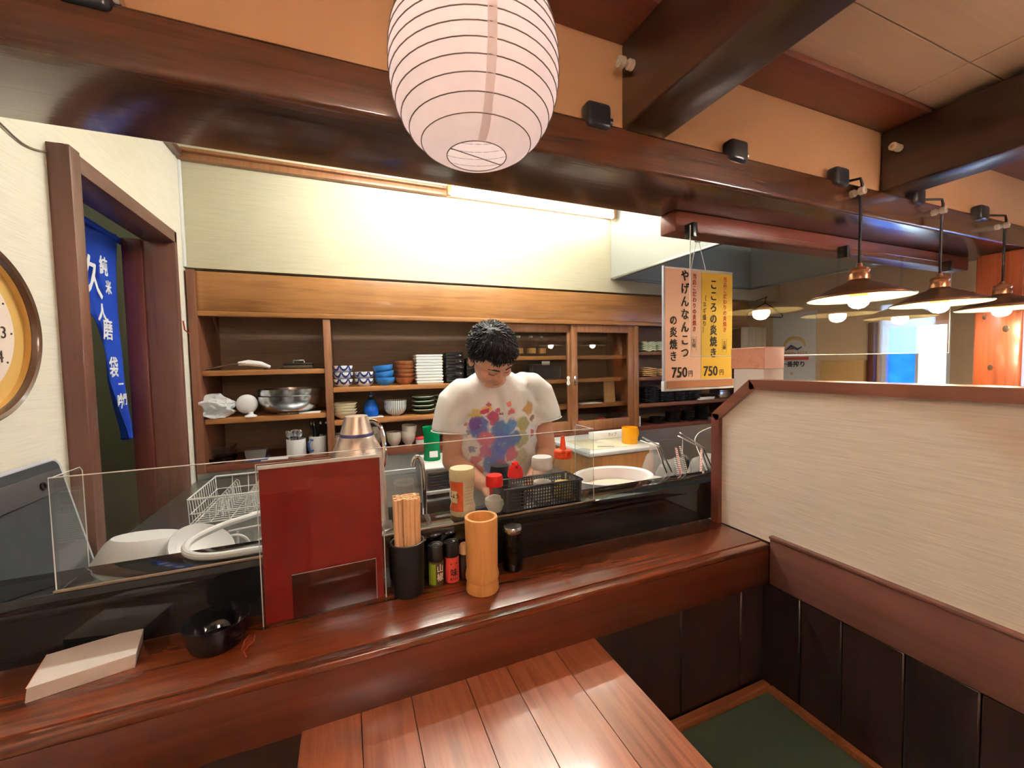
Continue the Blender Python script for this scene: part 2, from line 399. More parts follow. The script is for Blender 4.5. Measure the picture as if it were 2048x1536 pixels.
def circ(c, r, n=24, ax='Z', a0=0, a1=2*PI, ry=None):
    ry = r if ry is None else ry; out = []
    m = n if abs(a1-a0-2*PI) < 1e-6 else n+1
    for k in range(m):
        a = a0+(a1-a0)*k/n; u, v = r*math.cos(a), ry*math.sin(a)
        out.append(Vector(c)+Vector({'Z': (u, v, 0), 'Y': (u, 0, v), 'X': (0, u, v)}[ax]))
    return out

# ================================================================== THE SETTING
XL = -.682; YC = 2.34; XE = 3.4; YB = -1.5      # left wall, cabinet front, end wall, wall behind
ZT = .617; ZC = 2.29; ZK = 2.56                 # tatami, dining ceiling, kitchen ceiling
D0, D1, DZ = 1.46, 2.20, 2.035                   # doorway opening in the left wall
Y1, Y2, ZB, ZBT = .84, 1.088, 1.959, 2.056      # main beam
# left wall, built round the doorway
m = MB()
m.box(XL-.10, XL, YB, D0-.04, 0, ZK); m.box(XL-.10, XL, D1+.02, YC+.4, 0, ZK); m.box(XL-.10, XL, D0-.04, D1+.02, DZ+.03, ZK)
struct(m.build('wall_left', 'wall_paper', smooth=0))
struct(MB().box(XL-.02, XE, YC+.36, YC+.46, 0, ZK).box(XL, XE, YC+.004, YC+.36, 1.96, ZK).build('wall_back', 'kitchen_wall', smooth=0))
struct(MB().box(XL-.1, XE+.1, YB-.1, YB, 0, ZK).build('wall_front', 'far_wall', smooth=0))
# end wall with two windows
m = MB(); W1 = (1.28, 1.63, 1.20, 1.70); W2 = (.30, .985, 1.28, 1.86)
for y0, y1, z0, z1 in ((YB, W2[0], 0, ZK), (W2[1], W1[0], 0, ZK), (W1[1], YC+.4, 0, ZK), (W2[0], W2[1], 0, W2[2]), (W2[0], W2[1], W2[3], ZK), (W1[0], W1[1], 0, W1[2]), (W1[0], W1[1], W1[3], ZK)):
    m.box(XE, XE+.1, y0, y1, z0, z1)
struct(m.build('wall_right', 'far_wall', smooth=0))
for i, w in enumerate((W1, W2)):
    ym = w[0]+(w[1]-w[0])*.47
    o = MB()
    for a in ((w[0], w[0]+.025, w[2], w[3]), (w[1]-.025, w[1], w[2], w[3]), (w[0]+.025, w[1]-.025, w[2], w[2]+.025), (w[0]+.025, w[1]-.025, w[3]-.025, w[3]), (ym-.008, ym+.008, w[2]+.025, w[3]-.025)):
        o.box(XE+.02, XE+.07, a[0], a[1], a[2], a[3])
    o = struct(o.build('window_%d' % (i+1), 'white_enamel', smooth=0))
    MB().box(XE+.04, XE+.046, w[0]+.02, ym-.006, w[2]+.02, w[3]-.02).build('pane', 'frosted_pane', o, smooth=0)
    MB().box(XE+.05, XE+.056, ym+.006, w[1]-.02, w[2]+.02, w[3]-.02).build('pane', 'blue_pane', o, smooth=0)
struct(MB().box(XL-.1, XE+.1, .735, YC+.46, -.1, 0).build('floor', 'dark_floor', smooth=0), 'dark kitchen floor behind the counter')
fl = struct(MB().box(XL-.1, XE+.1, YB-.1, .735, -.1, ZT-.02).build('floor_raised', 'dark_floor', smooth=0), 'raised floor platform under the tatami')
# tatami mats and the wooden border strips at their edge
for x0, x1 in ((XL, -.25), (-.23, .48), (.50, .985)):
    bx('tatami_mat', 'tatami', x0+.02, x1, YB, .695, ZT-.02, ZT, fl, bev=.003)
bx('border_strip', 'border_wood', XL, 1.0, .697, .719, ZT-.02, ZT+.012, fl, bev=.003)
bx('border_strip', 'border_wood', .987, 1.003, YB, .696, ZT-.02, ZT+.012, fl, bev=.003)
# kitchen ceiling
struct(MB().box(XL-.1, XE+.1, Y2+.02, YC+.46, ZK, ZK+.1).build('ceiling', 'kitchen_ceiling', smooth=0), 'pale kitchen ceiling')
# dining ceiling: plywood boards with open joints
ce = struct(MB().box(XL-.1, XE+.1, YB-.1, Y2+.02, ZC+.012, ZC+.1).build('ceiling_boarded', 'cross_beam_wood', smooth=0), 'plywood board ceiling over the dining area')
ys = [YB, -.31, .595, .868]; xs = [XL, .73, 1.63, 2.53, XE]
for y0, y1 in zip(ys, ys[1:]):
    for x0, x1 in zip(xs, xs[1:]):
        bx('ceiling_board', 'ply_wood', x0+.0015, x1-.0015, y0+.0015, y1-.0015, ZC, ZC+.012, ce, bev=.001)
# upper wall over the beam
struct(MB().box(XL, XE, .868, .90, ZBT, ZC+.012).build('wall_header', 'header_plaster', smooth=0), 'warm beige panel above the dark main beam')
struct(MB().box(XL, XE, Y2-.02, Y2+.02, ZBT-.02, ZK).build('wall_kitchen_header', 'kitchen_wall', smooth=0), 'kitchen side of the wall above the beam')
# beams
o = MB().box(XL, 2.98, Y1, Y2, ZB, ZBT, .010, 3).build('main_beam', 'beam_wood', smooth=50); tag(o, 'long glossy dark main beam running above the counter', 'beam')
o = MB().box(XL, XE, .738, .867, ZC-.02, ZC-.001, .003).build('ceiling_edge_board', 'trim_wood_x'); tag(o, 'reddish brown flat board along the ceiling edge above the beige panel', 'board')
for x0, lb in ((.664, 'dark cross beam meeting the main beam beside the paper lantern'), (1.775, 'dark cross beam over the hanging brown lamp shades')):
    o = MB().box(x0, x0+.135, YB, .866, 2.064, ZC-.022, .006, 2).build('cross_beam', 'cross_beam_wood', smooth=50); tag(o, lb, 'beam', 'cross beams under the plywood ceiling')
o = MB().box(.985, 2.84, 1.015, Y2-.004, 1.895, ZB, .004).build('hanging_rail', 'trim_wood_x'); tag(o, 'reddish wooden rail under the main beam holding the clear hanging screen', 'rail')
# knotty column at the far end of the beam
co = MB().box(2.84, 2.99, .835, .99, 0, ZB-.001, .008, 2).build('column', 'column_wood', smooth=50); 
for y_, z_, r_ in ((.875, 1.30, .020), (.93, 1.42, .014), (.885, 1.60, .016), (.955, 1.66, .011), (.91, 1.80, .013)):
    MB().ball((2.8402, y_, z_), (.0012, r_*.7, r_), 16, 10).build('knot', 'clock_frame', co)
tag(co, 'glossy knotty reddish wooden column beyond the hanging lamps', 'column')
# kitchen crown moulding
m = MB().box(XL, 1.69, YC-.026, YC+.004, 2.445, 2.475, .004).box(XL, 1.69, YC-.045, YC+.004, 2.475, 2.49, .003)
struct(m.build('trim_1', 'stile_wood'), 'brown crown moulding on the kitchen back wall')
struct(MB().box(XL, XL+.03, Y2+.03, YC-.045, 2.445, 2.475, .004).build('trim_2', 'door_wood_y'), 'brown crown moulding on the kitchen side wall')
struct(MB().box(XL, XL+.012, YC-.012, YC+.003, 1.96, 2.445, .003).build('trim_3', 'white_enamel'), 'white corner bead between the cream walls')
# doorway frame, with the deep reveal of the far side
df = struct(MB().box(XL-.10, XL+.045, D0-.047, D0, 0, 2.065, .003).build('door_1', 'door_wood_z'), 'brown wooden door frame in the cream wall')
MB().box(XL-.10, XL+.014, D0, D1+.02, DZ, DZ+.05, .003).build('door_header', 'door_wood_y', df)
MB().box(XL-.10, XL+.014, D1, D1+.028, 0, DZ+.05, .003).build('door_jamb', 'door_wood_z', df)
MB().box(XL-.165, XL-.10, D1-.012, D1+.02, 0, DZ, .003).build('door_reveal', 'red_door_wood', df)
h = MB().box(XL+.0, XL+.016, D1+.03, D1+.042, 1.70, 1.76, .002).build('latch_plate', 'white_plastic', df)
MB().tube([(XL+.016, D1+.036, 1.70), (XL+.02, D1+.036, 1.66), (XL+.03, D1+.05, 1.648), (XL+.03, D1+.075, 1.655)], .003).build('latch_cord', 'red_cord', df)
MB().box(XL-.0, XL+.010, D1+.03, D1+.04, 1.59, 1.63, .001).build('latch_sticker', 'white_paper', df)
# corridor beyond the doorway
struct(MB().box(-1.62, -1.52, .9, 3.2, 0, ZK).build('wall_corridor', 'corridor_wall', smooth=0), 'greenish wall of the corridor beyond the doorway')
m = MB().box(-1.6, XL-.1, 1.30, 1.34, 0, ZK).box(-1.6, XL-.1, D1+.25, D1+.3, 0, ZK).box(-1.6, XL-.1, 1.3, D1+.3, 2.3, 2.36)
struct(m.build('wall_corridor_end', 'corridor_wall', smooth=0), 'end walls of the corridor beyond the doorway')
struct(MB().box(-1.6, XL-.1, 1.3, D1+.3, -.1, 0).build('floor_corridor', 'dark_floor', smooth=0))

# ------------------------------------------------------------------ counter
c = thing('counter_shelf', 'dark reddish glossy wooden counter shelf carrying the menu and chopsticks', 'counter', (0, 0, 0))
for x0, x1 in ((XL, 1.004), (1.05, 2.84)):
    MB().box(x0, x1, .7335, .912, .985, 1.0, .0015).build('shelf_board', 'counter_wood', c)
    MB().box(x0, x1, .707, .733, .985, .9990, .0035, 3).build('nosing', 'counter_wood', c)
    MB().box(x0, x1, .710, .735, .892, .9848, .002).build('apron', 'apron_wood', c)
st = thing('stone_ledge', 'black polished stone ledge above the counter shelf', 'ledge')
MB().box(XL, 2.84, .897, 1.0, 1.088, 1.113, .003).build('ledge_slab', 'black_stone', st)
MB().box(XL, 2.84, .900, .915, 1.0003, 1.088, 0).build('upstand', 'black_stone', st)
w = struct(MB().box(XL, 2.84, .737, .9, 0, .9845).build('wall_counter', 'panel_wood', smooth=0), 'low wall under the counter')
x = XL; k = 0
while x < .99:
    x1 = min(x+.2, 1.003)
    bx('plank', 'panel_wood', x+.001, x1-.001, .722, .736, ZT+.01, .891, w, bev=.0025); x = x1
# partition with the angled corner frame
P0 = .06; P1 = .875; XP = 1.006
pt = thing('partition', 'cream papered booth partition with an angled brown wooden frame', 'partition')
poly = [(P1-.012, 1.0), (P1-.012, 1.319), (.762, 1.413), (P0+.11, 1.413), (P0, 1.31), (P0, 1.0)]
MB().prism(poly, XP+.006, XP+.040, 'X').build('panel', 'partition_paper', pt, smooth=0)
def fr(a, b, mt, wd=.026):      # frame piece along a->b in the Y-Z plane, lying outside the panel
    a = Vector((0, *a)); b = Vector((0, *b)); d = (b-a).normalized(); nrm = Vector((0, -d.z, d.y))
    q = [a, b, b+nrm*wd, a+nrm*wd]
    return MB().prism([(p.y, p.z) for p in q], XP-.008, XP+.054, 'X').build('frame_rail', mt, pt, smooth=0)
fr((P1+.012, 1.0), (P1+.012, 1.322), 'frame_wood_z'); fr((P1+.012, 1.322), (.767, 1.426), 'frame_wood_y'); fr((.767, 1.426), (P0+.105, 1.426), 'frame_wood_y')
fr((P0+.105, 1.426), (P0-.012, 1.315), 'frame_wood_y'); fr((P0-.012, 1.315), (P0-.012, ZT), 'frame_wood_z')
MB().box(XP-.004, XP+.05, P0, .707, .892, 1.014, .003).build('lower_rail', 'rail_wood', pt)
MB().box(XP-.008, XP+.054, P0, .707, 1.0145, 1.022, .002).build('cap_strip', 'rail_wood', pt)
MB().box(XP+.012, XP+.045, P0, .73, ZT, .891).build('core', 'panel_wood', pt, smooth=0)
y = .73; k = 0
for wd in (.10, .09, .11, .105, .115, .10, .10):
    y1 = max(y-wd, P0)
    if y-y1 > .02: bx('plank', 'panel_wood', XP+.0, XP+.012, y1+.001, y-.001, ZT+.001, .891, pt, bev=.0025)
    y = y1
# table of glossy boards
tb = thing('low_table', 'low glossy reddish brown table of wide boards against the counter', 'table', (0, 0, 0))
xs = [-.088, .002, .085, .185, .265, .372, .467]
for x0, x1 in zip(xs, xs[1:]): bx('board', 'table_wood', x0+.0004, x1-.0004, -.62, .714, .866, .896, tb, bev=.0004)
for yy in (-.5, .55): bx('batten', 'apron_wood', -.07, .45, yy, yy+.06, .826, .866, tb)
for xx in (-.06, .40):
    for yy in (-.54, .60): bx('leg', 'apron_wood', xx, xx+.05, yy, yy+.05, ZT, .866, tb)

# ------------------------------------------------------------------ beam fittings
def outlet(px, py, lb):
    p = onY(px, py, .853); p.z = max(p.z, ZBT-.012)
    o = thing('cord_outlet', lb, 'outlet', (p.x, .856, ZBT-.020), 0, 'black outlet boxes on the main beam')
    MB().box(-.034, .034, -.026, .012, 0, .060, .011, 3).build('housing', 'black_plastic', o)
    MB().lathe([(0, 0), (.010, 0), (.010, .008), (.007, .010), (0, .010)], 16, mtx=Matrix.Translation((.034, -.008, .026)) @ Euler((0, PI/2, 0)).to_matrix().to_4x4()).build('socket_ring', 'steel', o)
    return o
outs = []
for px, py, lb in ((178, 10, 'black cord outlet at the beam end above the clock wall'), (1190, 225, 'black cord outlet on the beam close by the paper lantern'), (1468, 292, 'black cord outlet on the beam between the two cross beams with no cord'),
                   (1673, 345, 'black cord outlet feeding the lamp nearest the menu board'), (1828, 382, 'black cord outlet feeding the middle lamp'), (1958, 408, 'black cord outlet feeding the lamp by the column')):
    outs.append(outlet(px, py, lb))
def knob(loc, eul, lb):
    mt = Euler(eul).to_matrix().to_4x4()
    return tag(MB().lathe([(0, 0), (.012, 0), (.012, .012), (.008, .016), (.008, .022), (.0125, .026), (.0125, .040), (.005, .042), (.004, .036), (0, .036)], 20, mtx=mt).build('cord_insulator', 'ceramic', loc=loc), lb, 'insulator', 'ceramic cord knobs')
kp = onX(1262, 130, .66); knob((.664, kp.y, kp.z), (0, -PI/2, 0), 'cream ceramic cord knob on the cross beam beside the lantern')
kp = onX(1797, 296, 1.77); knob((1.775, kp.y, kp.z), (0, -PI/2, 0), 'cream ceramic cord knob on the cross beam over the lamps')

# ------------------------------------------------------------------ pendant lamps
def pendant(X, ox, lb):
    Y = .815; zb = 1.676                        # zb: shade rim height
    t = thing('pendant_lamp', lb, 'lamp', (X, Y, zb), 0, 'brown pendant lamps')
    R = .140
    out = [(.026, .060), (.030, .056), (.036, .050), (.055, .043), (.085, .030), (.115, .013), (R, 0)]
    MB().lathe(out, 48).build('shade', 'bronze', t, solid=.0015)
    MB().lathe([(r*.985, z-.0025) for r, z in out], 48).build('shade_lining', 'shade_inner', t)
    MB().lathe([(0, .112), (.007, .112), (.010, .100), (.024, .096), (.028, .088), (.025, .080), (.028, .072), (.028, .058), (0, .058)], 24).build('lamp_holder', 'copper', t)
    b = MB().lathe([(0, .050), (.014, .050), (.016, .036), (.022, .016), (.028, .002)], 24).build('bulb_base', 'copper', t)
    MB().lathe([(.028, .002), (.029, -.010), (.025, -.023), (.015, -.032), (0, -.036)], 24).build('bulb_globe', 'bulb_light', b)
    z = 2.035 - zb
    dx = ox.location.x+.044 - X
    MB().tube([(dx, .033, 2.062-zb), (dx+.012, .03, 2.064-zb), (-.012, -.004, z+.022), (0, -.003, z+.006), (0, 0, z-.02), (0, 0, .30), (0, 0, .108)], .0042).build('cord', 'cord_black', t)
    knob((X-.006, Y1+.001, 2.018), (PI/2, 0, 0), lb.replace('brown pendant lamp', 'cream ceramic knob holding the cord of the lamp'))
    return t
pendant(1.57, outs[3], 'brown pendant lamp hanging first past the booth partition')
pendant(2.07, outs[4], 'brown pendant lamp hanging between two others')
pendant(2.57, outs[5], 'brown pendant lamp hanging next to the knotty column')

# ------------------------------------------------------------------ paper lantern
def lantern(loc, lb, bulb='lantern_bulb'):
    t = thing('paper_lantern', lb, 'lantern', loc, .25, 'white paper lanterns')
    n = 15; H0, H1, R = -.118, .140, .1305; prof = []; ribs = []
    def rad(u): a = -1+2*u; return .046+(R-.046)*max(0, 1-abs(a)**2.35)**.62
    for k in range(n):
        for j in range(4):
            u = (k+j/4)/n; prof.append((rad(u)*(1-.012*math.sin(PI*j/4)), H0+(H1-H0)*u))
        ribs.append((k+0)/n)
    prof.append((rad(1), H1)); ribs.append(1)
    MB().lathe(prof, 64).build('paper_shade', 'lantern_paper', t, smooth=180)
    for u in ribs: MB().tube(circ((0, 0, H0+(H1-H0)*u), rad(u)+.0006, 48), .0008, 6, closed=True).build('rib', 'wire_grey', t)
    sm = MB().grid(lambda a, b: ((rad(b)*1.0+.0012)*math.cos(-1.95+(a-.5)*.09*.14/max(.05, rad(b))), (rad(b)+.0012)*math.sin(-1.95+(a-.5)*.09*.14/max(.05, rad(b))), H0+(H1-H0)*b), 2, 40)
    sm.build('paper_seam', 'lantern_paper', t)
    MB().tube([(-.046, 0, H0), (.046, 0, H0)], .0008, 6).build('cross_wire', 'wire_grey', t)
    b = MB().lathe([(0, .115), (.013, .115), (.014, .07), (.024, .045), (.030, .02), (.026, -.005), (.012, -.018), (0, -.02)], 20).build('bulb', bulb, t)
    MB().tube([(0, 0, .10), (0, 0, ZC-loc[2])], .004).build('cord', 'cord_black', t)
    return t
lantern((.203, .628, 1.926), 'white ribbed paper lantern hanging in front of the main beam')
lantern((.0, -.55, 1.93), 'white ribbed paper lantern hanging over the near end of the low table', 'fill_lantern_bulb')  # extra lantern behind the camera, added to brighten the dining side
lantern((1.85, -.05, 1.93), 'white ribbed paper lantern hanging in the next booth', 'fill_lantern_bulb')  # added outside the view to light the ceiling and header panel

# ------------------------------------------------------------------ kitchen lights
def fluoro(x0, x1, y, z, lb, wall=True):
    t = thing('fluorescent_lamp', lb, 'lamp', (0, 0, 0), 0, 'kitchen fluorescent lamps')
    MB().tube([(x0+.02, y, z), (x1-.02, y, z)], .0165, 16).build('tube', 'tube_light' if wall else 'ceiling_tube_light', t)
    for xx in (x0, x1-.02): MB().box(xx, xx+.02, y-.016, y+.02, z-.02, z+.04, .003).build('end_socket', 'fascia_wood' if wall else 'white_enamel', t)
    MB().box(x0+.02, x1-.02, y-.02, y+.03, z+.024, z+.048, .003).build('housing', 'white_enamel', t)
fluoro(.555, 1.68, YC-.075, 2.442, 'bright fluorescent tube at the top of the kitchen back wall')
fluoro(-.05, 1.15, 1.72, 2.50, 'fluorescent tube on the kitchen ceiling above the cook', False)

# ------------------------------------------------------------------ range hood
h = thing('range_hood', 'grey metal range hood hanging at the kitchen back wall', 'hood')
HX0, HX1, HY0, HZ = 1.70, 3.05, 1.42, 2.055
MB().box(HX0, HX0+.012, HY0, YC, HZ, ZK).build('side_panel', 'hood_metal', h, smooth=0)
MB().box(HX1-.012, HX1, HY0, YC, HZ, ZK).build('side_panel', 'hood_inner', h, smooth=0)
MB().box(HX0+.012, HX1-.012, HY0, HY0+.012, HZ, ZK).build('front_panel', 'hood_metal', h, smooth=0)
MB().box(HX0+.012, HX1-.012, YC-.012, YC, HZ, ZK).build('back_panel', 'hood_inner', h, smooth=0)
for a in ((HX0-.004, HX1+.004, HY0-.004, HY0+.016), (HX0-.004, HX1+.004, YC-.02, YC), (HX0-.004, HX0+.02, HY0+.016, YC-.02), (HX1-.02, HX1+.004, HY0+.016, YC-.02)):
    MB().box(*a, HZ-.014, HZ-.0005, .002).build('rim_channel', 'brushed_steel', h)
for k in range(3):
    x0 = 1.80+k*.40
    p = MB().box(-.19, .19, 0, .52, -.012, .012, .004)
    p.build('filter', 'filter_metal', h, loc=(x0+.19, 1.50, 2.10), rot=(math.radians(28), 0, 0))
MB().box(2.0, 2.7, HY0+.013, HY0+.04, 2.30, 2.37, .004).build('hood_fill_lamp', 'hood_fill_glow', h)  # added lamp hidden by the beam, brightens the hood interior
MB().box(HX0+.012, HX1-.012, HY0+.012, YC-.012, 2.40, 2.41).build('inner_top', 'hood_inner', h, smooth=0)

# ================================================================== WALL CABINET
cb = thing('wall_cabinet', 'long built-in wooden dish cabinet along the kitchen back wall', 'cabinet')
CB0, CB1 = XL+.012, 3.02
ZF0, ZF1 = 1.735, 1.945
YD = YC+.34                                      # back of the shelves
DV = [(-.106, -.07), (.86, .895), (1.895, 1.93)]     # uprights
MB().box(CB0, CB1, YC-.006, YC+.012, ZF0+.026, ZF1, .003).build('fascia', 'fascia_wood', cb)
MB().box(CB0, CB1, YC-.012, YC+.02, ZF0, ZF0+.025, .003).build('fascia_rail', 'fascia_wood', cb)
MB().box(CB0-.004, CB0+.032, YC-.016, YC+.34, .985, ZF1+.004, .003).build('side_panel', 'cabinet_side_wood', cb)
MB().box(CB1-.03, CB1, YC-.0, YC+.34, .985, ZF0, .003).build('side_panel', 'cabinet_side_wood', cb)
for a, b in DV: MB().box(a, b, YC-.004, YC+.33, 1.0, ZF0-.001, .003).build('upright', 'stile_wood', cb)
MB().box(CB0, CB1, YD, YD+.014, .985, ZF0+.1).build('back_board', 'back_board_wood', cb, smooth=0)
MB().box(CB0+.03, CB1, YC-.006, YD, .985, 1.015, .003).build('bottom_board', 'trim_wood_x', cb)
ZL = [1.476, 1.243]; ZM = [1.373, 1.196]; ZG = [1.53, 1.37, 1.19]; ZR = []
ZR = [onY(1290, yy, YC).z for yy in (703, 754, 808, 862)]
def shelf(x0, x1, z, y0=None, mt='shelf_wood'):
    MB().box(x0, x1, (YC+.004 if y0 is None else y0), YD-.001, z-.026, z, .003).build('shelf', mt, cb)
for z in ZL: shelf(CB0+.033, DV[0][0]-.001, z)
for z in ZM: shelf(DV[0][1]+.001, DV[1][0]-.001, z)
for z in ZG: shelf(DV[1][1]+.001, DV[2][0]-.001, z, YC+.07)
for z in ZR: shelf(DV[2][1]+.001, CB1-.031, z, mt='cabinet_side_wood')
ZBOT = 1.015
# glazed sliding doors
for x0, x1, yo in ((.897, 1.415, .030), (1.385, 1.893, .004)):
    d = MB()
    z0, z1 = 1.017, ZF0-.002; y0 = YC+yo; s = .045
    d.box(x0, x0+s, y0, y0+.022, z0, z1, .002); d.box(x1-s, x1, y0, y0+.022, z0, z1, .002)
    d.box(x0+s, x1-s, y0, y0+.022, z1-.05, z1, .002); d.box(x0+s, x1-s, y0, y0+.022, z0, z0+.07, .002)
    do = d.build('sliding_door', 'stile_wood', cb)
    MB().box(x0+s-.003, x1-s+.003, y0+.009, y0+.012, z0+.068, z1-.048).build('pane', 'cabinet_glass', do, smooth=0)
    hx = x1-.022 if yo > .01 else x0+.022
    MB().box(hx-.009, hx+.009, y0-.004, y0, 1.335, 1.395, .0015).build('finger_pull', 'steel', do)
# cabinet legs / base: dark lower cupboards under the dish cabinet
lc = thing('base_cupboard', 'dark metal base cupboard under the dish cabinet', 'cupboard')
MB().box(XL+.005, 3.0, YC-.0, YC+.34, 0, .984).build('body', 'brushed_steel', lc, smooth=0)
for k in range(6): bx('door', 'brushed_steel', XL+.01+k*.6, XL+.60+k*.6, YC-.012, YC-.001, .1, .90, lc)

# ------------------------------------------------------------------ ware makers
def bowl_mesh(name, R, H, foot, mat, lip=.0025, seg=28, sq=None, rib=None, cone=None):
    if cone:
        pr = [(0, .004), (foot*.8, .004), (foot*.8, 0), (foot, 0), (foot, .005)]+[(foot+(R-foot)*(k/7)**cone, .005+(H-.006)*k/7) for k in range(1, 8)]
        pr += [(R, H), (R-lip, H)]+[(max(.002, foot+(R-foot)*(k/7)**cone-lip*1.2), .009+(H-.008)*k/7) for k in range(6, 0, -1)]+[(0, .009)]
        return MB().lathe(pr, seg, sq=sq).build(name, mat, smooth=40)
    pr = [(0, .004), (foot*.8, .004), (foot*.8, 0), (foot, 0), (foot, .006)]
    for k in range(1, 9):
        t = k/8; pr.append((foot+(R-foot)*math.sin(t*PI/2)**.9, .006+(H-.006)*(1-math.cos(t*PI/2))**.95 if rib is None else .006+(H-.006)*t))
    pr += [(R-lip, H)]
    for k in range(7, 0, -1):
        t = k/8; pr.append((max(.002, foot+(R-foot)*math.sin(t*PI/2)**.9-lip*1.3), .010+(H-.008)*(1-math.cos(t*PI/2))**.95 if rib is None else .010+(H-.008)*t))
    pr.append((0, .010))
    return MB().lathe(pr, seg, sq=sq).build(name, mat, smooth=50)
def put(proto, locs, label, cat, group, rots=None, used=None):
    """first location uses the prototype itself, the others are copies"""
    for i, p in enumerate(locs):
        o = proto if i == 0 else dup(proto, p)
        o.location = p
        if rots: o.rotation_euler = rots[i]
        tag(o, label[i] if isinstance(label, list) else label, cat, group)
def at(x0, x1, y, Y): return onY((x0+x1)/2, y, Y).x, wid(x0, x1, y, Y)
NUM = ['lowest', 'second', 'third', 'fourth', 'fifth', 'sixth', 'seventh', 'eighth', 'ninth', 'tenth', 'eleventh', 'twelfth']
def ordl(fmt, cnt): return [fmt % (NUM[k]+(' from the bottom' if k else ' one')) for k in range(cnt)]
ORD = ['lowest', 'second', 'third', 'fourth', 'fifth', 'sixth']
def stacked(X, Y, z0, dz, n, jit=.002):
    return [(X+random.uniform(-jit, jit), Y+random.uniform(-jit, jit), z0+k*dz) for k in range(n)]

# pattern material for the blue and white bowls
def scallop():
    m, n, l, p = base('scallop_ware'); p.inputs['Roughness'].default_value = .2
    tc = n.new('ShaderNodeTexCoord'); sp = n.new('ShaderNodeSeparateXYZ'); l.new(tc.outputs['Object'], sp.inputs[0])
    at2 = n.new('ShaderNodeMath'); at2.operation = 'ARCTAN2'; l.new(sp.outputs[1], at2.inputs[0]); l.new(sp.outputs[0], at2.inputs[1])
    mu = n.new('ShaderNodeMath'); mu.operation = 'MULTIPLY'; mu.inputs[1].default_value = 7/(2*PI); l.new(at2.outputs[0], mu.inputs[0])
    pg = n.new('ShaderNodeMath'); pg.operation = 'PINGPONG'; pg.inputs[1].default_value = .5; l.new(mu.outputs[0], pg.inputs[0])
    z2 = n.new('ShaderNodeMath'); z2.operation = 'MULTIPLY_ADD'; z2.inputs[1].default_value = -14; z2.inputs[2].default_value = .72; l.new(sp.outputs[2], z2.inputs[0])
    a = n.new('ShaderNodeMath'); a.operation = 'POWER'; a.inputs[1].default_value = 2; l.new(pg.outputs[0], a.inputs[0])
    b = n.new('ShaderNodeMath'); b.operation = 'POWER'; b.inputs[1].default_value = 2; l.new(z2.outputs[0], b.inputs[0])
    s = n.new('ShaderNodeMath'); s.operation = 'ADD'; l.new(a.outputs[0], s.inputs[0]); l.new(b.outputs[0], s.inputs[1])
    cr = n.new('ShaderNodeValToRGB'); cr.color_ramp.interpolation = 'CONSTANT'; e = cr.color_ramp.elements
    e[0].color = S(232, 238, 246); e[1].position = .14; e[1].color = S(44, 62, 132)
    x = e.new(.30); x.color = S(225, 232, 244)
    l.new(s.outputs[0], cr.inputs[0]); l.new(cr.outputs[0], p.inputs['Base Color'])
scallop()
def stripes(name, c1, c2, n_, axis='ang', rough=.25):
    m, n, l, p = base(name); p.inputs['Roughness'].default_value = rough
    tc = n.new('ShaderNodeTexCoord'); sp = n.new('ShaderNodeSeparateXYZ'); l.new(tc.outputs['Object'], sp.inputs[0])
    mu = n.new('ShaderNodeMath'); mu.operation = 'MULTIPLY'
    if axis == 'ang':
        at2 = n.new('ShaderNodeMath'); at2.operation = 'ARCTAN2'; l.new(sp.outputs[1], at2.inputs[0]); l.new(sp.outputs[0], at2.inputs[1])
        mu.inputs[1].default_value = n_/(2*PI); l.new(at2.outputs[0], mu.inputs[0])
    else:
        mu.inputs[1].default_value = n_; l.new(sp.outputs[2], mu.inputs[0])
    fr_ = n.new('ShaderNodeMath'); fr_.operation = 'FRACT'; l.new(mu.outputs[0], fr_.inputs[0])
    gt = n.new('ShaderNodeMath'); gt.operation = 'GREATER_THAN'; gt.inputs[1].default_value = .6; l.new(fr_.outputs[0], gt.inputs[0])
    mx = n.new('ShaderNodeMix'); mx.data_type = 'RGBA'; mx.inputs[6].default_value = c1; mx.inputs[7].default_value = c2
    l.new(gt.outputs[0], mx.inputs[0]); l.new(mx.outputs[2], p.inputs['Base Color'])
stripes('striped_ware', S(232, 234, 232), S(104, 120, 132), 34)
stripes('straw_red', S(240, 236, 232), S(196, 60, 60), 150, 'z'); stripes('straw_black', S(236, 234, 232), S(40, 34, 40), 150, 'z')

# ---- middle bay, upper shelf
Yf = YC+.085; z1 = ZM[0]+.0005
X, Dm = at(667, 705, 750, Yf); r = Dm/2
b = bowl_mesh('patterned_bowl', r, r*.80, r*.55, 'scallop_ware')
pts = stacked(X, Yf, z1, r*.70, 3)
X2, _ = at(709, 749, 750, Yf); pts += stacked(X2, Yf, z1, r*.72, 2)
put(b, pts, ['blue and white scallop bowl, %s of the stack of three' % q for q in ('lowest', 'middle', 'topmost')]+['blue and white scallop bowl, %s of the stack of two' % q for q in ('lower', 'upper')], 'bowl', 'blue and white scallop bowls', [(0, 0, q) for q in (.3, .5, .35, .1, .2)])
X, Dm = at(748, 789, 745, Yf); r = Dm/2*.94
b = bowl_mesh('blue_bowl', r, r*.82, r*.5, 'blue_ware')
put(b, [(X+.004, Yf, z1), (X+.004, Yf, z1+r*.60), (X-.003, Yf, z1+r*1.24)], ['bright blue bowl, %s of its stack' % q for q in ('lowest', 'middle', 'topmost tilted one')], 'bowl', 'bright blue bowls', [(0, 0, 0), (0, -.14, 0), (0, -.10, 0)])
X, Dm = at(790, 829, 745, Yf); r = Dm/2
b = bowl_mesh('wooden_bowl', r, r*.72, r*.55, 'brown_bowl', cone=.55)
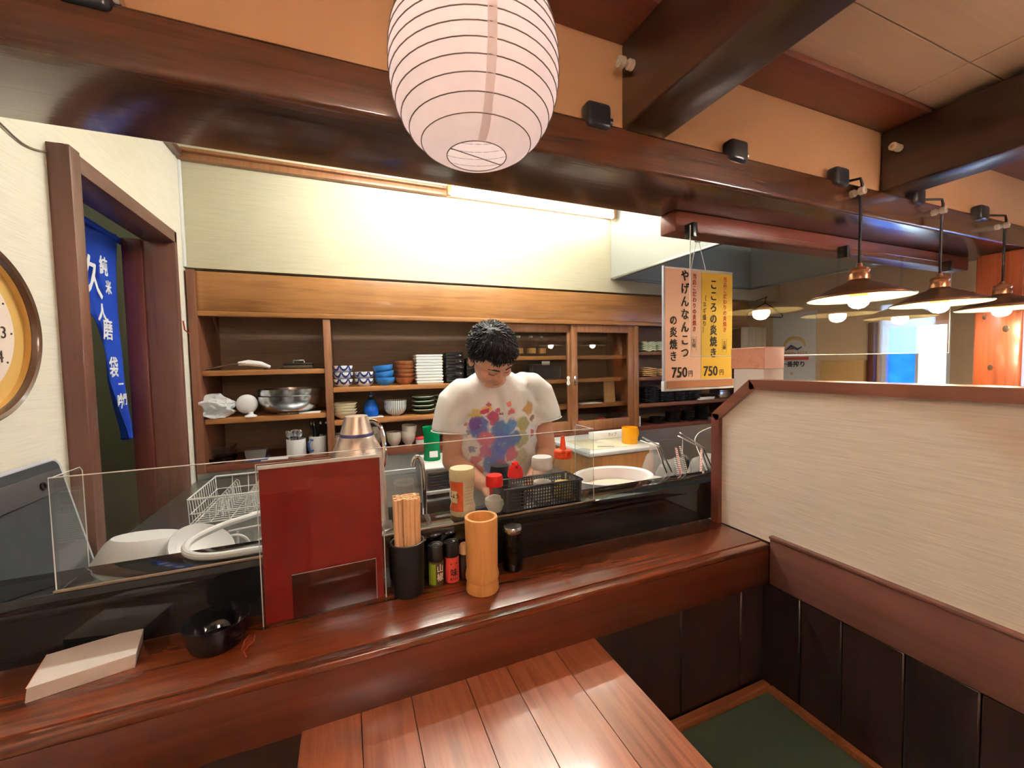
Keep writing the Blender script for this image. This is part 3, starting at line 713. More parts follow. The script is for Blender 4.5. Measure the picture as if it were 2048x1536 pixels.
put(b, stacked(X, Yf, z1, r*.42, 5), ['brown wooden bowl, %s from the shelf in its stack' % ('lowest', 'second', 'third', 'fourth', 'fifth')[k] for k in range(5)], 'bowl', 'brown wooden bowls')
X, Dm = at(829, 884, 740, Yf)
p = MB().box(-.074, .074, -.06, .06, .0, .006, .002).box(-.078, .078, -.064, .064, .006, .016, .004, 2).build('square_plate', 'porcelain')
nz_ = (onY(855, 709, Yf).z-z1)/.0185
put(p, [(X-.002+random.uniform(-.002, .002), Yf, z1+k*.0172) for k in range(10)], ordl('white square plate, %s of the tall stack by the brown bowls', 10), 'plate', 'white square plates')
X, Dm = at(886, 915, 740, Yf)
p = MB().box(-.055, .055, -.06, .06, 0, .030, .004, 2).box(-.051, .051, -.056, .056, .03, .036, .002).build('lacquer_box', 'black_lacquer')
put(p, [(X+.02, Yf+.02, z1+k*.0368) for k in range(5)]+[(X+.15, Yf+.03, z1+k*.0368) for k in range(4)], ordl('black lacquer box, %s of the stack touching the white plates', 5)+ordl('black lacquer box, %s of the stack behind the cook', 4), 'box', 'black lacquer boxes')
# ---- middle bay, second shelf
z2 = ZM[1]+.0005
X, Dm = at(665, 713, 815, Yf); r = Dm/2
b = bowl_mesh('cream_bowl', r, r*.58, r*.45, 'cream_ware', cone=.62)
put(b, stacked(X, Yf, z2, r*.245, 4), ['cream bowl, %s of its stack of four' % q for q in ('lowest', 'second', 'third', 'topmost')], 'bowl', 'cream bowls')
X, Dm = at(727, 757, 815, Yf); r = Dm/2
t = thing('blue_spray_bottle', 'round blue glass bottle with a dark pump on a folded napkin', 'bottle', (X, Yf, z2+.004))
MB().lathe([(0, 0), (r*.9, 0), (r, .012), (r*1.0, .045), (r*.78, .075), (r*.42, .095), (r*.3, .10), (r*.3, .112), (0, .112)], 28).build('glass_body', 'blue_glass', t)
MB().lathe([(0, .003), (r*.82, .003), (r*.93, .014), (r*.93, .045), (r*.7, .075), (r*.4, .092), (0, .093)], 24).build('blue_liquid', 'blue_ware', t)
MB().lathe([(0, .1125), (r*.34, .1125), (r*.34, .122), (r*.12, .124), (r*.12, .140), (0, .140)], 16).box(-.006, .022, -.005, .005, .14, .147, .002).build('pump', 'blue_glaze', t)
tag(MB().box(-.055, .055, -.05, .05, 0, .0035, .001).build('paper_napkin', 'white_paper', loc=(X+.008, Yf, z2)), 'folded white napkin under the round blue bottle', 'napkin')
X, Dm = at(769, 813, 812, Yf); r = Dm/2
b = bowl_mesh('striped_bowl', r, r*1.02, r*.42, 'striped_ware')
put(b, stacked(X, Yf, z2, r*.36, 2), ['white bowl with fine grey stripes, lower of the pair', 'white bowl with fine grey stripes, upper of the pair'], 'bowl', 'grey striped bowls')
X, Dm = at(825, 868, 812, Yf); r = Dm/2
b = bowl_mesh('green_dish', r, r*.42, r*.5, 'green_ware')
tr = MB().tube(circ((0, 0, r*.42), r-.001, 28), .0022, 6, closed=True).build('pale_rim', 'celadon_ware', b)
put(b, stacked(X, Yf, z2, r*.40, 4)+[(X+.135, Yf+.02, z2+k*r*.40) for k in range(4)], ordl('dark green pale rimmed dish, %s of the stack by the striped bowls', 4)+ordl('dark green pale rimmed dish, %s of the stack hidden behind the cook', 4), 'dish', 'dark green dishes')
# ---- middle bay, bottom
z3 = ZBOT+.0005; Yf = YC+.07
def cup_mesh(name, R, H, foot, mat): return MB().lathe([(0, 0), (foot, 0), (foot, .008), (foot*1.05, .010), (R*.82, H*.35), (R*.97, H*.7), (R, H), (R-.004, H), (R*.9, H*.65), (R*.6, .016), (0, .014)], 28).build(name, mat, smooth=60)
X, Dm = at(773, 803, 870, Yf); b = cup_mesh('tea_cup', Dm/2, Dm*1.02, Dm*.22, 'beige_ware')
X2, _ = at(802, 831, 870, Yf); X3, _ = at(671, 695, 870, Yf); X4, _ = at(742, 762, 870, Yf)
put(b, [(X, Yf, z3), (X2, Yf, z3), (X2+.002, Yf, z3+.034), (X3, Yf, z3), (X3+.004, Yf+.1, z3), (X4, Yf+.06, z3), (X4, Yf+.06, z3+.034)],
    ['beige stoneware cup standing alone between the jug handle and the cup stack', 'beige stoneware cup, lower of the leaning pair', 'beige stoneware cup, upper of the leaning pair', 'beige stoneware cup between the upright and the jug', 'beige stoneware cup in the back row by the upright', 'beige stoneware cup, lower one behind the mint bowls', 'beige stoneware cup, upper one behind the mint bowls'], 'cup', 'beige stoneware cups', [(0, 0, 0), (0, 0, 0), (.05, .06, 0), (0, 0, 0), (0, 0, 0), (0, 0, 0), (0, 0, 0)])
X, Dm = at(722, 754, 870, Yf); r = Dm/2
b = bowl_mesh('mint_bowl', r, r*.6, r*.4, 'mint_ware', cone=.7)
put(b, stacked(X, Yf, z3, r*.30, 5), ['pale mint bowl, %s in the stack behind the metal jug' % q for q in ('lowest', 'second', 'third', 'fourth', 'topmost')], 'bowl', 'pale mint bowls')
X, Dm = at(832, 850, 880, Yf)
t = thing('condiment_pot', 'small white pot with a red lid behind the green cup', 'pot', (X, Yf, z3))
MB().lathe([(0, 0), (.022, 0), (.03, .012), (.03, .034), (0, .034)], 20).build('pot_body', 'porcelain', t); MB().lathe([(.032, .0345), (.033, .040), (.018, .050), (0, .052)], 20).build('lid', 'red_ware', t)

# ---- left bay
Yl = YC+.09; za = ZL[0]+.0005
p0 = onY(410, 732, Yl); p1 = onY(540, 722, Yl)
t = thing('kitchen_slicer', 'long curved metal tool with a white handle on the top shelf', 'kitchen tool', (p0.x, Yl, za))
Ls = p1.x-p0.x
MB().grid(lambda a, b: (Ls*.62*a, (b-.5)*.055, .004+.030*math.sin(a*PI*.5)**1.2), 12, 3).build('blade', 'steel', t, solid=.004)
MB().tube([(Ls*.5, 0, .032), (Ls*.66, 0, .036), (Ls*.85, 0, .028), (Ls*1.0, 0, .012)], [.010, .015, .014, .008], 12).build('handle', 'white_plastic', t)
MB().box(Ls*.1, Ls*.2, -.028, .028, 0, .006, .001).box(Ls*.9, Ls*.96, -.01, .01, 0, .008, .001).build('rest', 'black_plastic', t)
p0 = onY(562, 725, Yl); p1 = onY(632, 725, Yl); w_ = p1.x-p0.x
t = thing('black_grill_press', 'black ridged grill press with a bar handle beside the white handled tool', 'grill press', ((p0.x+p1.x)/2, Yl, za))
MB().box(-w_/2, w_/2, -.05, .05, 0, .008, .002).build('plate', 'black_matt', t)
for k in range(7): MB().box(-w_*.4, w_*.4, -.045+k*.013, -.039+k*.013, .0085, .018, .001).build('ridge', 'brown_label', t)
MB().box(-w_*.42, w_*.42, -.048, .046, .0185, .032, .006, 2).build('cover', 'black_matt', t)
MB().tube([(-.026, 0, .030), (-.024, 0, .044), (.024, 0, .044), (.026, 0, .030)], .005, 8).build('handle', 'brushed_steel', t)
# second shelf of the left bay
zb = ZL[1]+.0005
def crumple(name, mat, sx, sy, sz, seed, loc, lb, cat, amp=.35, parent=None, sub=3, flat=True):
    bm = bmesh.new(); bmesh.ops.create_icosphere(bm, subdivisions=sub, radius=1)
    for v in bm.verts:
        d = noise.noise_vector(v.co*1.6+Vector((seed, seed*2, 0)))*amp + noise.noise_vector(v.co*4.2+Vector((seed, 3, 0)))*amp*.45
        v.co += d; v.co = Vector((v.co.x*sx, v.co.y*sy, max(-1.0 if flat else -9, v.co.z)*sz))
    zmin = min(v.co.z for v in bm.verts)
    for v in bm.verts: v.co.z -= zmin
    b = MB(); b.bm.free(); b.bm = bm
    o = b.build(name, mat, parent, smooth=24, loc=loc)
    if lb: tag(o, lb, cat)
    return o
p = onY(445, 838, YC+.02)
crumple('plastic_bag', 'bag_white', .084, .065, .056, 3.1, (p.x-.034, YC+.045, zb), 'crumpled white plastic bag hanging over the shelf edge', 'bag', sub=4)
X, Dm = at(486, 530, 795, Yl); r = Dm/2*.86
t = thing('standing_cover', 'round white cover standing upright on a foot beside the steel bowls', 'cover', (X-.024, Yl-.04, zb))
MB().ball((0, 0, r+.012), (r, r*.55, r), 24, 16).build('dome', 'white_plastic', t)
MB().lathe([(0, 0), (.028, 0), (.026, .006), (.012, .012), (.010, .024), (0, .024)], 20, c=(.02, -.03, 0)).build('knob', 'white_plastic', t)
X, Dm = at(522, 637, 790, Yl); r = Dm/2
b = bowl_mesh('mixing_bowl', r, r*.62, r*.5, 'steel', lip=.003, seg=36)
put(b, [(X, Yl+.02, zb), (X+.003, Yl+.02, zb+.035)], ['large steel mixing bowl, lower of the pair', 'large steel mixing bowl, upper of the pair'], 'bowl', 'steel mixing bowls')
p = onY(620, 816, YC+.05); tag(MB().box(-.05, .05, -.03, .03, 0, .006, .001).build('folded_cloth', 'white_paper', loc=(p.x, YC+.045, zb)), 'folded white cloth in front of the steel bowls', 'cloth')
# bottom of the left bay
X, Dm = at(414, 469, 900, Yl); r = Dm/2
t = thing('glass_ashtray_stack', 'stack of dark cut glass bowls in the shelf corner', 'glass bowls', (X, Yl, z3))
for k in range(3): MB().lathe([(0, 0), (r*.8, 0), (r, .028), (r*.93, .028), (r*.72, .006), (0, .006)], 20, c=(0, 0, .0285*k), sq=lambda a: 1+.05*math.cos(10*a)).build('glass_bowl', 'dark_glass' if k == 0 else 'glass', t, smooth=25)
X, Dm = at(495, 533, 900, Yl-.03)
t = thing('steel_pan', 'small square steel container on a blue tray', 'container', (X, Yl-.03, z3))
MB().prism([(-.040, .010), (.040, .010), (.048, .058), (-.048, .058)], -.04, .04).build('container_body', 'steel', t, smooth=20)
MB().box(-.05, .052, -.045, .045, .0, .0095, .002).build('tray', 'blue_glaze', t)
p = onY(552, 912, YC+.06); tag(MB().box(-.06, .06, -.035, .035, 0, .004, .001).build('paper_sheet', 'white_paper', loc=(p.x, YC+.045, z3)), 'sheet of white paper between steel container and spoon mug', 'paper')
def mug_mesh(r, h, mat, hm=None, lb='', loc=(0, 0, 0), hang=0.0, taper=1.0, name='mug', wall=.004):
    t = thing(name, lb, 'mug', loc)
    MB().lathe([(0, 0), (r*.94*taper, 0), (r*taper, .005), (r, h), (r-wall, h), (r*taper-wall, .01), (0, .008)], 32).build('mug_body', mat, t, smooth=50)
    ca, sa = math.cos(hang), math.sin(hang)
    pts = [(ca*(r+q*r*1.15-.002), sa*(r+q*r*1.15-.002), zz*h) for q, zz in ((0, .82), (.35, .86), (.62, .76), (.68, .55), (.58, .34), (.3, .24), (0, .26))]
    MB().tube(pts, .0055, 10).build('handle', hm or mat, t)
    return t
X, Dm = at(575, 610, 890, Yl-.03); ms = mug_mesh(Dm/2, .092, 'white_enamel', lb='plain white mug holding teaspoons', loc=(X, Yl-.03, z3), hang=2.2)
sp = thing('teaspoon', 'steel teaspoon standing in the plain white mug', 'spoon', (0, 0, 0), 0, 'teaspoons in the white mug')
MB().tube([(0, 0, 0), (0, 0, .05), (0, 0, .095)], [.0022, .0018, .0025], 6).build('stem', 'steel', sp)
MB().ball((0, 0, .113), (.012, .004, .020), 12, 8).build('bowl', 'steel', sp)
for k in range(11):
    a = k*2.4; o = sp if k == 0 else dup(sp, (0, 0, 0)); rr = .006+.012*((k*37) % 10)/10
    o.location = (X+rr*math.cos(a), Yl-.03+rr*math.sin(a), z3+.012); o.rotation_euler = (random.uniform(-.22, .22), random.uniform(-.22, .22), random.uniform(-.8, .8))
X, Dm = at(620, 652, 890, Yl-.01); mug_mesh(Dm/2, .098, 'white_enamel', 'blue_glaze', 'white mug with a blue handle holding dark utensils', (X, Yl-.01, z3), hang=PI*1.32)
ut = thing('dark_utensil', 'dark handled utensil standing in the blue handled mug', 'utensil', (0, 0, 0), 0, 'utensils in the blue handled mug')
MB().tube([(0, 0, 0), (0, 0, .06), (0, 0, .115), (0, 0, .150)], [.003, .003, .006, .007], 8).build('grip', 'black_plastic', ut)
MB().ball((0, 0, .156), (.008, .004, .010), 10, 6).build('tip', 'steel', ut)
for k in range(6):
    o = ut if k == 0 else dup(ut, (0, 0, 0)); a = k*1.05
    o.location = (X+.014*math.cos(a), Yl-.01+.014*math.sin(a), z3+.012); o.rotation_euler = (.25*math.sin(a)*-1, .25*math.cos(a)*.8, a)

# ---- behind the glass doors
Yg = YC+.18
zg = [q+.0005 for q in ZG]
bt = thing('cruet_bottle', 'glass bottle with a gold label behind the cabinet glass', 'bottle', (onY(1062, 700, Yg).x, Yg, zg[0]), 0, 'bottles behind the cabinet glass')
MB().lathe([(0, 0), (.032, 0), (.032, .07), (.012, .10), (.012, .125), (0, .125)], 20).build('glass_body', 'glass', bt)
MB().lathe([(0, .1255), (.014, .1255), (.014, .138), (0, .138)], 16).build('cap', 'white_plastic', bt); MB().lathe([(.0325, .02), (.0325, .055)], 20).build('label', 'tan_ware', bt)
dup(bt, (onY(1045, 700, Yg).x-.03, Yg, zg[0])); dup(bt, (onY(1080, 700, Yg).x+.02, Yg+.02, zg[0]))
# grey basket
def basket(name, L, Wd, H, mat, nx, nz, ny, flare=.006, solid_l=0.0, parent=None, bar=.0016):
    """mesh-sided basket; returns list of part objects"""
    parts = []
    e = .004
    b = MB(); b.box(-L/2, L/2, -Wd/2, Wd/2, 0, .003, .001); parts.append(b.build('basket_floor', mat, parent))
    def wall(sx, ln, sgn, cells, axis):
        w_ = MB()
        def P(u, z): # outward flare
            off = (Wd if axis == 'x' else L)/2 + flare*z/H
            return (u, sgn*off, z) if axis == 'x' else (sgn*off, u, z)
        s0 = -ln/2+.012 + (solid_l if axis == 'x' else 0)
        n_ = cells
        if axis == 'x' and solid_l:
            p = [P(-ln/2, .003), P(s0, .003), P(s0, H), P(-ln/2, H)]
            w_.bm.faces.new([w_.bm.verts.new(q) for q in p])
        for k in range(n_+1):
            u = s0+(ln/2-.012-s0)*k/n_; w_.tube([P(u, .003), P(u, H)], bar, 4)
        for k in range(nz+1):
            z = .010+(H-.016)*k/nz; w_.tube([P(-ln/2+.002, z), P(ln/2-.002, z)], bar, 4)
        for u in (-ln/2+.006, ln/2-.006): w_.tube([P(u, .002), P(u, H)], .006, 4)
        parts.append(w_.build('basket_side', mat, parent))
    wall(0, L, -1, nx, 'x'); wall(0, L, 1, nx, 'x'); wall(0, Wd, -1, ny, 'y'); wall(0, Wd, 1, ny, 'y')
    fl_ = flare; r_ = MB().tube([(-L/2-fl_, -Wd/2-fl_, H), (L/2+fl_, -Wd/2-fl_, H), (L/2+fl_, Wd/2+fl_, H), (-L/2-fl_, Wd/2+fl_, H)], .0034, 6, closed=True)
    parts.append(r_.build('basket_rim', mat, parent)); return parts
X, Dm = at(1050, 1118, 735, Yg)
t = thing('storage_basket', 'grey mesh storage basket with a paper tag behind the left glass door', 'basket', (X, Yg, zg[1]))
basket('b', Dm*.95, .14, .105, 'grey_plastic', 20, 9, 10, parent=t); MB().box(-.04, .02, -.078, -.076, .10, .125).build('paper_tag', 'white_paper', t)
X, Dm = at(1200, 1228, 770, Yg-.03)
MBo = MB().prism([(-.045, 0), (.045, 0), (.045, .15), (.032, .175), (-.022, .175), (-.045, .15)], -.006, .006).build('cutting_board', 'board_wood', loc=(X, Yg-.06, zg[2]), rot=(-.06, 0, 0)); tag(MBo, 'tan wooden board leaning behind the right glass door', 'board')
tag(MB().box(-.09, .09, -.05, .05, 0, .004, .001).build('paper_sheet', 'white_paper', loc=(onY(1168, 806, Yg).x, Yg-.05, zg[2])), 'white paper lying on the lowest shelf behind the glass doors', 'paper')
rb = bowl_mesh('red_bowl', .055, .046, .026, 'red_ware')
put(rb, [(onY(px, 840, YC+.13).x, YC+.13, ZBOT+.0465) for px in (1158, 1202, 1252)], 'upturned red bowl behind the glass door bottom rail', 'bowl', 'upturned red bowls', [(PI, 0, 0)]*3)
for o in [q for q in bpy.data.objects if q.name.startswith('red_bowl')]: o.location.z = ZBOT+.047+.02
tag(MB().box(-.1, .6, -.04, .04, 0, .019, .001).build('riser_board', 'back_board_wood', loc=(1.33, YC+.13, ZBOT+.0005)), 'low wooden riser under the upturned red bowls', 'board')
tag(bowl_mesh('white_dish', .05, .03, .03, 'cream_ware'), 'small cream dish behind the left glass door', 'dish').location = (onY(1118, 850, YC+.12).x, YC+.12, ZBOT+.02)
t = thing('hanging_tag', 'white bone shaped tag hanging on the cabinet door stile', 'tag', (1.372, YC+.0285, 1.33))
MB().lathe([(0, 0), (.012, .006), (.013, .02), (.008, .036), (.012, .05), (.011, .058), (0, .064)], 16, mtx=Matrix.Diagonal((1, .12, 1, 1))).build('tag_body', 'white_plastic', t)

# ---- right bay: wavy plates
def wavy(name, mat, L=.115, Wd=.10, th=.007, amp=.006, n=2):
    return MB().grid(lambda a, b: ((a-.5)*L, (b-.5)*Wd, amp+th/2+amp*math.sin((a*n+.1)*2*PI*.75)), 18, 3).build(name, mat, solid=th)
Yr = YC+.075; zr = [q+.0005 for q in ZR]
def row(name, mat, pxs, z, cnts, dz, lab, grp, **k):
    w0 = wavy(name, mat, **k); pts = []
    WH = ['touching the upright', 'second from the upright', 'third from the upright', 'fourth from the upright']
    lab = [q for i_, c_ in enumerate(cnts) for q in ordl(lab+', %s in the stack '+WH[i_], c_)]
    for px, cnt in zip(pxs, cnts): pts += [(onY(px, 750, Yr).x, Yr, z+j*dz) for j in range(cnt)]
    put(w0, pts, lab, 'plate', grp)
row('wavy_plate', 'celadon_ware', (1291, 1321, 1351), zr[0], (5, 5, 5), .0135, 'pale wavy plate', 'pale wavy plates')
row('wavy_plate', 'tan_ware', (1291, 1325, 1358), zr[1], (5, 4, 4), .0135, 'tan wavy plate', 'tan wavy plates', n=1, amp=.004)
row('wavy_plate', 'black_ware', (1296, 1327, 1355, 1382), zr[2], (9, 7, 6, 5), .0125, 'black wavy plate', 'black wavy plates')
rd = bowl_mesh('black_dish', .052, .020, .03, 'black_ware')
pts = []
for px, cnt in ((1312, 7), (1345, 10), (1376, 10), (1403, 12)): pts += [(onY(px, 830, Yr).x, Yr, zr[3]+j*.0105) for j in range(cnt)]
put(rd, pts, [q for w_, c_ in (('nearest the upright', 7), ('second from the upright', 10), ('third from the upright', 10), ('fourth from the upright', 12)) for q in ordl('round black dish, %s in the stack '+w_, c_)], 'dish', 'round black dishes')
X = onY(1383, 795, Yr).x
wt = MB().box(-.075, .075, -.03, .03, 0, .009, .002).build('white_tray', 'porcelain'); put(wt, [(onY(1408, 795, YC+.04).x, YC+.04, zr[2]), (onY(1411, 795, YC+.04).x, YC+.045, zr[2]+.0095)], 'narrow white tray in the pair beside the black plates', 'tray', 'narrow white trays')
t = thing('steel_canister', 'shiny steel canister on the shelf under the menu board', 'canister', (onY(1440, 790, Yr).x, Yr, zr[2])); MB().box(-.06, .06, -.05, .05, 0, .055, .006, 2).build('canister_body', 'steel', t); MB().box(-.063, .063, -.053, .053, .0555, .066, .003).build('lid', 'steel', t)
p = onY(1418, 835, YC+.03); crumple('clear_bag', 'bag_film', .05, .04, .026, 8.3, (p.x+.03, YC+.05, zr[3]), 'small crumpled clear bag beside the round black dishes', 'bag')
o = MB().box(-.004, .004, -.004, .004, 0, .11, .001).build('white_strip', 'white_plastic', loc=(DV[2][1]+.012, YC+.004, zr[3])); tag(o, 'thin white strip standing by the upright of the open shelves', 'strip')
o = MB().grid(lambda a, b: ((a-.5)*.10, (b-.5)*.05, .004+.004*math.sin(a*6)), 8, 2).build('rubber_spatula', 'red_ware', loc=(onY(1303, 850, YC+.03).x, YC+.035, zr[3]), solid=.004); tag(o, 'flat reddish spatula blade at the shelf front edge', 'spatula')

# ================================================================== THINGS ON THE COUNTER SHELF
ZS = 1.0005; ZLD = 1.1135
# clear screen on the ledge
a = thing('acrylic_screen', 'low clear acrylic screen with folded ends standing on the black ledge', 'screen', (0, 0, 0))
AX0, AX1, AZ = -.463, .596, 1.306
MB().box(AX0, AX1, .903, .907, ZLD, AZ).build('front_pane', 'acrylic', a, smooth=0)
for xx in (AX0, AX1-.004): MB().box(xx, xx+.004, .9072, .992, ZLD, AZ-.001).build('end_pane', 'acrylic', a, smooth=0)
e = MB(); e.tube([(AX0, .9035, ZLD+.002), (AX0, .9035, AZ+.0006), (AX1, .9035, AZ+.0006), (AX1, .9035, ZLD+.002)], .0011, 6)
for xx in (AX0+.002, AX1-.002): e.tube([(xx, .907, AZ), (xx, .985, AZ), (xx, .992, AZ-.008), (xx, .992, ZLD+.002)], .0008, 6)
e.build('edge_highlight', 'edge_highlight_white', a)  # pale rods stand in for light caught in the edges
MB().box(AX0-.002, AX1+.002, .8965, .9028, ZLD-.0, ZLD+.004, .001).build('foot_strip', 'wire_grey', a)
# menu stand
mp = (onZ(530, 1255, 1.0)+onZ(770, 1197, 1.0))/2
t = thing('menu_stand', 'red menu sheet in a clear upright stand on the counter', 'menu', (mp.x, .862, ZS), math.radians(2))
MB().box(-.110, .110, -.0035, -.0022, 0, .305).build('front_pane', 'acrylic', t, smooth=0)
MB().box(-.110, .110, .0022, .0035, 0, .305).build('back_pane', 'acrylic', t, smooth=0)
MB().box(-.106, .106, -.0015, .0015, .002, .294).build('menu_sheet', 'menu_red', t, smooth=0)
MB().box(-.108, .108, -.0018, .0018, .2945, .301).build('white_insert', 'white_paper', t, smooth=0)
MB().tube([(-.110, -.0028, 0), (-.110, -.0028, .305), (.110, -.0028, .305), (.110, -.0028, 0)], .0009, 6).build('edge_highlight', 'edge_highlight_white', t)
MB().box(-.060, .092, -.0062, -.0050, .003, .088).build('card_pocket', 'pocket_film', t, smooth=0)  # darker tint stands in for the reflection in the clear pocket
pk = MB(); pk.tube([(-.060, -.0058, .088), (.092, -.0058, .088), (.092, -.0058, .004)], .0006, 5); pk.build('pocket_edge', 'edge_plastic', t)
MB().box(-.09, .09, -.002, .0265, -.0, .0020, .0005).build('foot', 'acrylic', t, smooth=0)
# chopstick holder and chopsticks
cp = onZ(819, 1203, 1.0); cx, cy, r = cp.x+.004, cp.y+.036, .035
t = thing('chopstick_holder', 'tall black holder filled with wooden chopsticks', 'holder', (cx, cy, ZS))
pr = [(0, 0), (.030, 0), (.0315, .003), (r, .110), (r-.003, .110), (.0285, .006), (0, .006)]
MB().lathe(pr, 36).build('holder_body', 'black_matt', t); MB().tube(circ((0, 0, .110), r-.0015, 36), .0018, 8, closed=True).build('holder_rim', 'black_plastic', t)
cs = thing('disposable_chopsticks', 'pale disposable wooden chopsticks standing in the black holder', 'chopsticks', (0, 0, 0), 0, 'chopsticks in the black holder')
for sgn in (-1, 1): MB().box(sgn*.0036-.0033, sgn*.0036+.0033, -.0028, .0028, 0, .196, .0006).build('stick', 'chopstick_wood', cs)
n = 0
for iy in range(-3, 4):
    for ix in range(-1, 2):
        ox, oy = ix*.0165+(.004 if iy % 2 else -.002), iy*.0074
        if ox*ox+oy*oy > .0245**2: continue
        o = cs if n == 0 else dup(cs, (0, 0, 0)); n += 1
        o.location = (cx+ox*.92, cy+oy*.92, ZS+.0075+random.uniform(0, .004)); o.rotation_euler = (oy*-.6, ox*.6, random.uniform(-.12, .12))
# spice jars
def spice(px, py, H, R, lb, side):
    p = onZ(px, py, 1.0); t = thing('spice_jar', lb, 'spice jar', (p.x, p.y+R, ZS), 0, 'black capped spice jars')
    MB().lathe([(0, 0), (R, 0), (R, H*.60), (R*.82, H*.64), (0, H*.64)], 28).build('glass_body', 'brown_label' if side else 'pink_label', t)
    MB().lathe([(0, H*.641), (R*1.02, H*.641), (R*1.04, H*.66), (R*1.04, H*.97), (R*.96, H), (R*.4, H*.985), (0, H*.985)], 28).build('cap', 'black_plastic', t)
    MB().lathe([(R*.2, H*.986), (R*.7, H*.99), (R*.78, H*1.0)], 20).build('cap_ring', 'steel', t)
    return t
R = .0170; t = spice(877, 1174, .088, R, 'small spice jar with a lime green label and black cap', True)
def arc(R, a0, a1, z0, z1, n=12): return MB().grid(lambda a, b: (R*math.sin(a0+(a1-a0)*a), -R*math.cos(a0+(a1-a0)*a), z0+(z1-z0)*b), n, 1)
arc(R+.0003, -1.5, -.28, .004, .050).build('label', 'lime_label', t)
text('lettering', '山椒', .019, 'pad_paper', Matrix.Rotation(.30, 4, 'Z') @ face_my(0, -R-.0006, .029), t, vertical=True, wrap=R, sx=.85, spacing=1.0, bold=.0004)
R = .0160; t = spice(908, 1166, .088, R, 'small spice jar with a red label and black cap', False)
text('lettering', '一味', .019, 'ink_brown', Matrix.Rotation(.05, 4, 'Z') @ face_my(0, -R-.0006, .031), t, vertical=True, wrap=R, sx=.85, spacing=1.0, bold=.0004)
text('small_lettering', '唐がらし', .006, 'ink_brown', Matrix.Rotation(.05, 4, 'Z') @ face_my(0, -R-.0006, .008), t, wrap=R, sx=.8)
p = onZ(936, 1158, 1.0)
t = thing('small_bottle', 'small dark bottle with a ribbed beige cap behind the bamboo cup', 'bottle', (p.x, p.y+.018, ZS))
MB().lathe([(0, 0), (.017, 0), (.0175, .045), (.012, .053), (0, .053)], 24).build('bottle_body', 'soy_sauce', t)
MB().lathe([(0, .0535), (.0145, .0535), (.0145, .066), (.012, .073), (0, .075)], 24, sq=lambda a: 1+.03*math.cos(16*a)).build('cap', 'beige_cap', t)
# bamboo cup
p = onZ(976, 1195, 1.0); R = .0355
t = tag(MB().lathe([(0, 0), (R*.95, 0), (R*.99, .003), (R*.97, .014), (R*.925, .0225), (R*.925, .0245), (R*.99, .0275), (R*1.01, .033), (R*.975, .041), (R*.93, .0475), (R*.945, .056), (R*.95, .07), (R*.97, .12), (R*.985, .156), (R*.97, .158), (R*.80, .158), (R*.78, .156), (R*.78, .01), (0, .01)], 48).build('bamboo_cup', 'bamboo', smooth=40), 'tall bamboo cup with a ringed foot standing on the counter', 'cup')
t.location = (p.x, p.y+R, ZS)
# soy sauce bottle
p = onZ(1034, 1145, 1.0); R = .0235
t = thing('soy_sauce_bottle', 'dark glass sauce bottle with a steel lid on the counter', 'bottle', (p.x, p.y+R, ZS))
MB().lathe([(0, 0), (R, 0), (R*1.02, .004), (R, .05), (R*.93, .066), (R*.9, .078), (R*.85, .086), (0, .086)], 32).build('glass_body', 'dark_glass', t)
MB().lathe([(0, .002), (R*.92, .002), (R*.92, .06), (0, .06)], 24).build('sauce', 'soy_sauce', t)
MB().lathe([(0, .0865), (R*.92, .0865), (R*1.0, .090), (R*1.0, .097), (R*.9, .101), (R*.4, .1015), (0, .0985)], 32).build('lid', 'steel', t)
# black lacquer bowl (its mirror image shows in the polished upstand)
p = onZ(434, 1235, 1.0475)
tag(MB().lathe([(0, 0), (.036, 0), (.039, .003), (.041, .007), (.047, .022), (.0496, .042), (.0500, .047), (.0476, .047), (.045, .024), (.036, .009), (0, .008)], 44).build('black_bowl', 'black_lacquer', smooth=50, loc=(p.x, min(p.y, .842), ZS)), 'shiny black lacquer bowl beside the red menu', 'bowl')
# note pad
pa, pb, pc = onZ(50, 1408, 1.0), onZ(270, 1335, 1.0), onZ(295, 1275, 1.0)
u = (pb-pa); L = u.length; ang = math.atan2(u.y, u.x); dv = (pc-pb).length
t = thing('note_pad', 'thick pad of white paper slips on the counter near the wall', 'note pad', ((pa.x), (pa.y), ZS), ang)
for k in range(6): MB().box(.0005*k, L+.0004*k, 0, dv, .0036*k, .0036*k+.0034).build('paper_sheaf', 'pad_paper', t, smooth=0)
MB().tube([(.002, .0, .0216), (.002, dv, .0216)], .0006, 5).build('glue_edge', 'pink_paper', t)
# red elastic loop
lp = [onZ(x, y, 1.002) for x, y in ((484, 1300), (489, 1282), (499, 1270), (510, 1270), (508, 1282), (497, 1292), (488, 1303), (494, 1316))]
tag(MB().tube(lp, .0012, 6).build('red_string', 'red_cord'), 'thin red string loop lying beside the black bowl', 'string')

